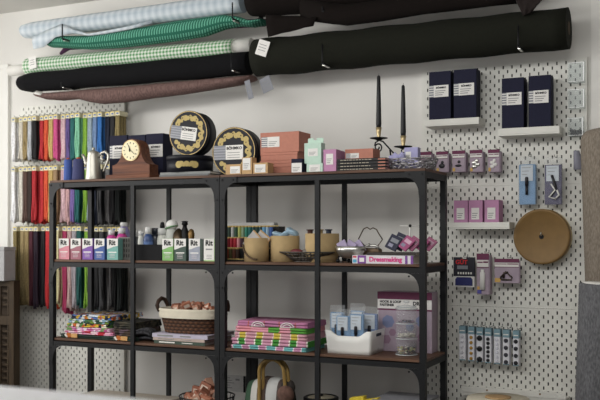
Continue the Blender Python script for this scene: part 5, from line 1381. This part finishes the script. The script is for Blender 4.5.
# ------------------------------------------------------------------ bottom shelf
b = MB(); x0, x1 = -1.0+.05, -0.4103
r = thing('flat_carton', 'flat beige carton lying on the bottom shelf at the left', 'carton', ((x0+x1)/2, -.34, BOT))
b = MB(); b.box(x0, x1, -.49, -.19, BOT, .252); b.bevel(.003, 2); b.build('body', M('beige_card', '#a89f92', .85, 0, .05, 40), r, True)
b = MB(); b.box(x0, x1, -.35, -.30, .252, .2525); b.build('tape', M('carton_tape', '#9a917f', .5), r, True)
# wire basket with salmon boxes
bx_ = -0.1636
r = thing('wire_basket', 'round black wire basket of salmon boxes on the bottom shelf', 'basket', (bx_, -.36, BOT))
R = .135; bz_ = 0.3047-BOT
b = MB()
for k in range(30):
    a = 2*PI*k/30; b.tube([(R*.75*math.cos(a), R*.75*math.sin(a), .003), (R*.9*math.cos(a), R*.9*math.sin(a), bz_*.5), (R*math.cos(a), R*math.sin(a), bz_)], .0016, 5)
for q, z_ in ((.75, .003), (.9, bz_*.5), (1, bz_)): b.tube([(R*q*math.cos(2*PI*k/40), R*q*math.sin(2*PI*k/40), z_) for k in range(41)], .0035 if q == 1 else .002, 6)
b.build('wire_frame', BLACKM, r)
b = MB(); b.lathe([(.002, .002), (R*.74, .002), (R*.74, .004), (.002, .004)], (0,0,0), 24); b.build('base', BLACKM, r)
small_boxes(bx_, -.36, BOT+bz_*.72, R*.78, R*.74, 30, 'salmon card box heaped in the black wire basket', 'salmon boxes in the wire basket', .095, 9, .052)
# notice on the wall
a, c = -0.2640, -0.1523; z0, z1 = 0.2653, 0.3497
r = thing('wall_notice', 'pale printed notice on the wall behind the shelf centre posts', 'notice', ((a+c)/2, -.003, z0))
b = MB(); b.box(a, c, -.006, -.001, z0, z1); b.build('sheet', M('notice_grey', '#c4c3c1', .7), r, True)
b = MB()
for k in range(5): b.box(a+.01, a+.03+.012*(k % 3), -.0066, -.006, z1-.016-.013*k, z1-.012-.013*k)
b.box(c-.05, c-.025, -.0066, -.006, z1-.026, z1-.016); b.build('print', GREYINK, r, True)
b = MB(); b.box(c, c+.006, -.012, -.001, z0, z1); b.build('dark_edge', BLACKM, r, True)
# bamboo handled bag
gx = 0.2035
BAM = wood('bamboo', '#7d6234', '#a58a52', 'Z', .4)
r = thing('handbag', 'patchwork handbag with arched bamboo handles on the bottom shelf', 'bag', (gx, -.37, BOT))
zt_ = 0.4110-BOT
b = MB(); b.loft([(-.125, 0, zt_*.42, .05, zt_*.38), (-.11, 0, zt_*.48, .07, zt_*.47), (-.05, 0, zt_*.52, .08, zt_*.52), (.03, 0, zt_*.52, .08, zt_*.53), (.08, 0, zt_*.5, .07, zt_*.5), (.105, 0, zt_*.42, .04, zt_*.36)], 24, .02, sq=3)
def patch_mat():
    m, nt, b_ = base_nodes('bag_patchwork', .95)
    x = objxyz(nt)[0]; r_ = nt.nodes.new('ShaderNodeValToRGB'); r_.color_ramp.interpolation = 'CONSTANT'
    els = r_.color_ramp.elements
    cc = [(0, '#3f5a46'), (.18, '#c9c6c0'), (.33, '#5a4a40'), (.5, '#4a4040'), (.52, '#c4c4c2'), (.74, '#5c504c'), (.9, '#3b3734')]
    while len(els) < len(cc): els.new(.5)
    for e, (p_, c_) in zip(els, cc): e.position = p_; e.color = lin(c_)
    nt.links.new(mth(nt, 'DIVIDE', mth(nt, 'ADD', x, .125), .24), r_.inputs['Fac']); nt.links.new(r_.outputs['Color'], b_.inputs['Base Color'])
    return m
b.build('cloth_body', patch_mat(), r)
for yo, dxx in ((-.085, 0), (-.066, .01)):
    pl, pr_ = 0.1755-gx+dxx, 0.3033-gx+dxx
    ztop = 0.5166-BOT
    pts = [(pl-.006, yo, zt_*.25), (pl, yo, zt_*.6)]
    cxm = (pl+pr_)/2; hw = (pr_-pl)/2; zs0 = ztop-hw*.9
    pts.append((pl, yo, (zt_*.6+zs0)/2))
    for k in range(13):
        a = PI-PI*k/12; pts.append((cxm+hw*math.cos(a), yo, zs0+hw*.9*math.sin(a)))
    pts += [(pr_+.006, yo, (zt_*.7+zs0)/2), (pr_+.012, yo, zt_*.6)]
    b = MB(); b.tube(pts, .0085, 10); b.build('bamboo_handle', BAM, r)
b = MB(); b.sphere((0.3235-gx, -.11, 0.3644-BOT), .042, sy=.7); b.build('pompom', M('brown_pompom', '#5f463d', .95, 0, .25, 60, .8, 90), r)
b = MB(); b.sphere((0.3124-gx, -.06, 0.3912-BOT), .036, sy=.6); b.build('dark_rosette', M('dark_rosette', '#35302d', .95, 0, .2, 60, .6, 90), r)
# round dish at the bottom
rx_ = 0.4334
r = thing('round_dish', 'round dark-rimmed lidded dish on the bottom shelf', 'dish', (rx_, -.33, BOT))
hd_ = 0.3381-BOT; R = .078
b = MB(); b.lathe([(R*.9, 0), (R, hd_*.4), (R+.004, hd_), (R-.004, hd_+.004), (R-.006, hd_)], (0,0,0), 40); b.build('bowl', BLACKM, r)
b = MB(); b.lathe([(R-.006, hd_-.004), (R-.02, hd_+.002), (.012, hd_+.006)], (0,0,0), 36); b.build('lid', M('dish_lid', '#98907c', .5), r)
b = MB(); b.lathe([(.009, hd_+.005), (.011, hd_+.012), (.004, hd_+.015)], (0,0,0), 14); b.build('knob', BLACKM, r)
# yellow packets
YEL = M('yellow_pack', '#d9c23a', .6, 0, .06, 50)
for k, (xp, zz, l) in enumerate(((0.6530, 0.3717, 'yellow packet beside the round dish, left and higher one'), (0.7193, 0.3680, 'yellow packet beside the grey box, right and lower one'))):
    r = thing('yellow_packet', l, 'packet', (xp, -.42, BOT), 0, 'yellow packets on the bottom shelf')
    hh = zz-BOT
    b = MB(); b.prism([(-.036, 0), (.036, 0), (.034, hh+.006), (-.034, hh-.006)], -.02, .02); b.bevel(.002, 1); b.build('packet', YEL, r)
    b = MB(); b.box(-.025, .025, -.0206, -.02, hh*.3, hh*.7); b.build('label', LABELW, r)
# grey box
a, c = 0.7297, 0.9701
zt_ = 0.3722-.002
r = thing('grey_box', 'flat box with grey top at the right of the bottom shelf', 'box', ((a+c)/2, -.35, BOT))
b = MB(); b.box(a, .965, -.46, -.22, BOT, zt_-.012); b.build('body', M('box_white', '#b9bac0', .6), r, True)
b = MB(); b.box(a-.001, .966, -.461, -.219, zt_-.012, zt_); b.bevel(.002, 2); b.build('lid', M('box_grey_top', '#8d8e94', .6), r, True)

# ------------------------------------------------------------------ left edge: wooden type case and a grey box
WD = wood('crate_oak', '#30261b', '#463827', 'Z', .7)
x1c, ztc = -1.4976, 0.8324
cwid = .46
r = thing('wooden_rack', 'dark slatted wooden rack standing at the left edge', 'rack', (x1c-cwid/2, -.25, 0))
b = MB(); b.box(x1c-.035, x1c, -.25, -.20, 0, ztc); b.box(x1c-cwid, x1c-cwid+.035, -.25, -.20, 0, ztc); b.build('side_post', WD, r, True)
b = MB(); b.box(x1c-cwid+.035, x1c-.035, -.25, -.20, ztc-.03, ztc); b.build('top_rail', WD, r, True); b = MB(); b.box(x1c-cwid+.035, x1c-.035, -.25, -.20, ztc-.25, ztc-.2); b.build('cross_rail', WD, r, True); b = MB(); b.box(x1c-cwid+.035, x1c-.035, -.25, -.20, .05, .09); b.build('cross_rail', WD, r, True)
b = MB(); zz = .12
while zz < ztc-.05:
    if not (ztc-.27 < zz < ztc-.18): b.box(x1c-cwid+.035, x1c-.035, -.238, -.228, zz, zz+.012)
    zz += .038
b.build('slats', WD, r, True)
b = MB()
for k in range(7): xx = x1c-cwid+.05+k*.06; b.box(xx, xx+.010, -.248, -.238, .09, ztc-.03)
b.build('uprights', WD, r, True)
b = MB(); b.box(x1c-cwid+.035, x1c-.035, -.21, -.20, .05, ztc-.03); b.build('back_board', M('rack_back', '#3a2e22', .8), r, True)
x1g = -1.5266; zg0, zg1 = ztc+.001, 1.0244
r = thing('grey_box', 'plain grey box on top of the wooden rack at the left', 'box', (x1g-.2, -.25, zg0))
b = MB(); b.box(x1g-.38, x1g, -.295, -.205, zg0, zg1-.02); b.bevel(.002, 1); b.build('body', M('storage_grey', '#a3a3a3', .8), r, True)
b = MB(); b.box(x1g-.382, x1g+.002, -.297, -.203, zg1-.02, zg1); b.bevel(.002, 1); b.build('lid', M('storage_grey', '#a3a3a3', .8), r, True)

# ------------------------------------------------------------------ foreground table
r = thing('work_table', 'white work table in the near left foreground, out of focus', 'table', (.3, -3.2, 0))
zt_ = .80; ye = -2.83
b = MB(); b.box(-.9, 1.5, ye-.62, ye, zt_-.03, zt_); b.bevel(.004, 2); b.build('tabletop', M('table_white', '#dfe0e4', .4), r, True)
b = MB(); b.box(-.9, 1.5, ye, ye+.002, zt_-.028, zt_-.004); b.build('edge_band', M('edge_pink', '#d8b9b4', .5), r, True)
for xx in (-.85, 1.4):
    for yy in (ye-.57, ye-.09):
        b = MB(); b.box(xx, xx+.05, yy, yy+.05, 0, zt_-.03); b.build('leg', WHITEP, r, True)

# ------------------------------------------------------------------ light
w = bpy.data.worlds.new('World'); SC.world = w; w.use_nodes = True
bg = w.node_tree.nodes['Background']; bg.inputs[0].default_value = (.95, .97, 1, 1); bg.inputs[1].default_value = .3
def area(name, loc, target, sx, sy, power, col=(1, 1, 1)):
    l = bpy.data.lights.new(name, 'AREA'); l.shape = 'RECTANGLE'; l.size = sx; l.size_y = sy; l.energy = power; l.color = col
    o = bpy.data.objects.new(name, l); COL.objects.link(o); o.location = loc
    o.rotation_euler = (Vector(target)-Vector(loc)).to_track_quat('-Z', 'Y').to_euler(); return o
area('window_daylight', (-2.6, -2.1, 1.55), (0, -1.2, 1.2), 2.9, 1.55, 60, (1, .98, .95))

area('overhead_fill', (.5, -2.9, 2.41), (.5, 0, 1.5), 3.6, .7, 62, (1, .99, .96))  # unseen fill light, added overhead so the wall darkens towards the floor

# ------------------------------------------------------------------ camera
cam = bpy.data.cameras.new('Camera'); co = bpy.data.objects.new('Camera', cam); COL.objects.link(co)
co.location = (2.11197703, -4.13855019, 1.08561365)
cam.sensor_width = 36; cam.lens = 894.4936/600*36; cam.shift_y = 30.7976/600
co.rotation_euler = (PI/2 + math.radians(.34166), 0, math.radians(25.12844))
cam.dof.use_dof = True; cam.dof.focus_distance = 4.05; cam.dof.aperture_fstop = 3.2
SC.camera = co
SC.view_settings.view_transform = 'Standard'; SC.view_settings.look = 'None'; SC.view_settings.exposure = 0.3; SC.view_settings.gamma = 1
SC.view_settings.use_curve_mapping = False
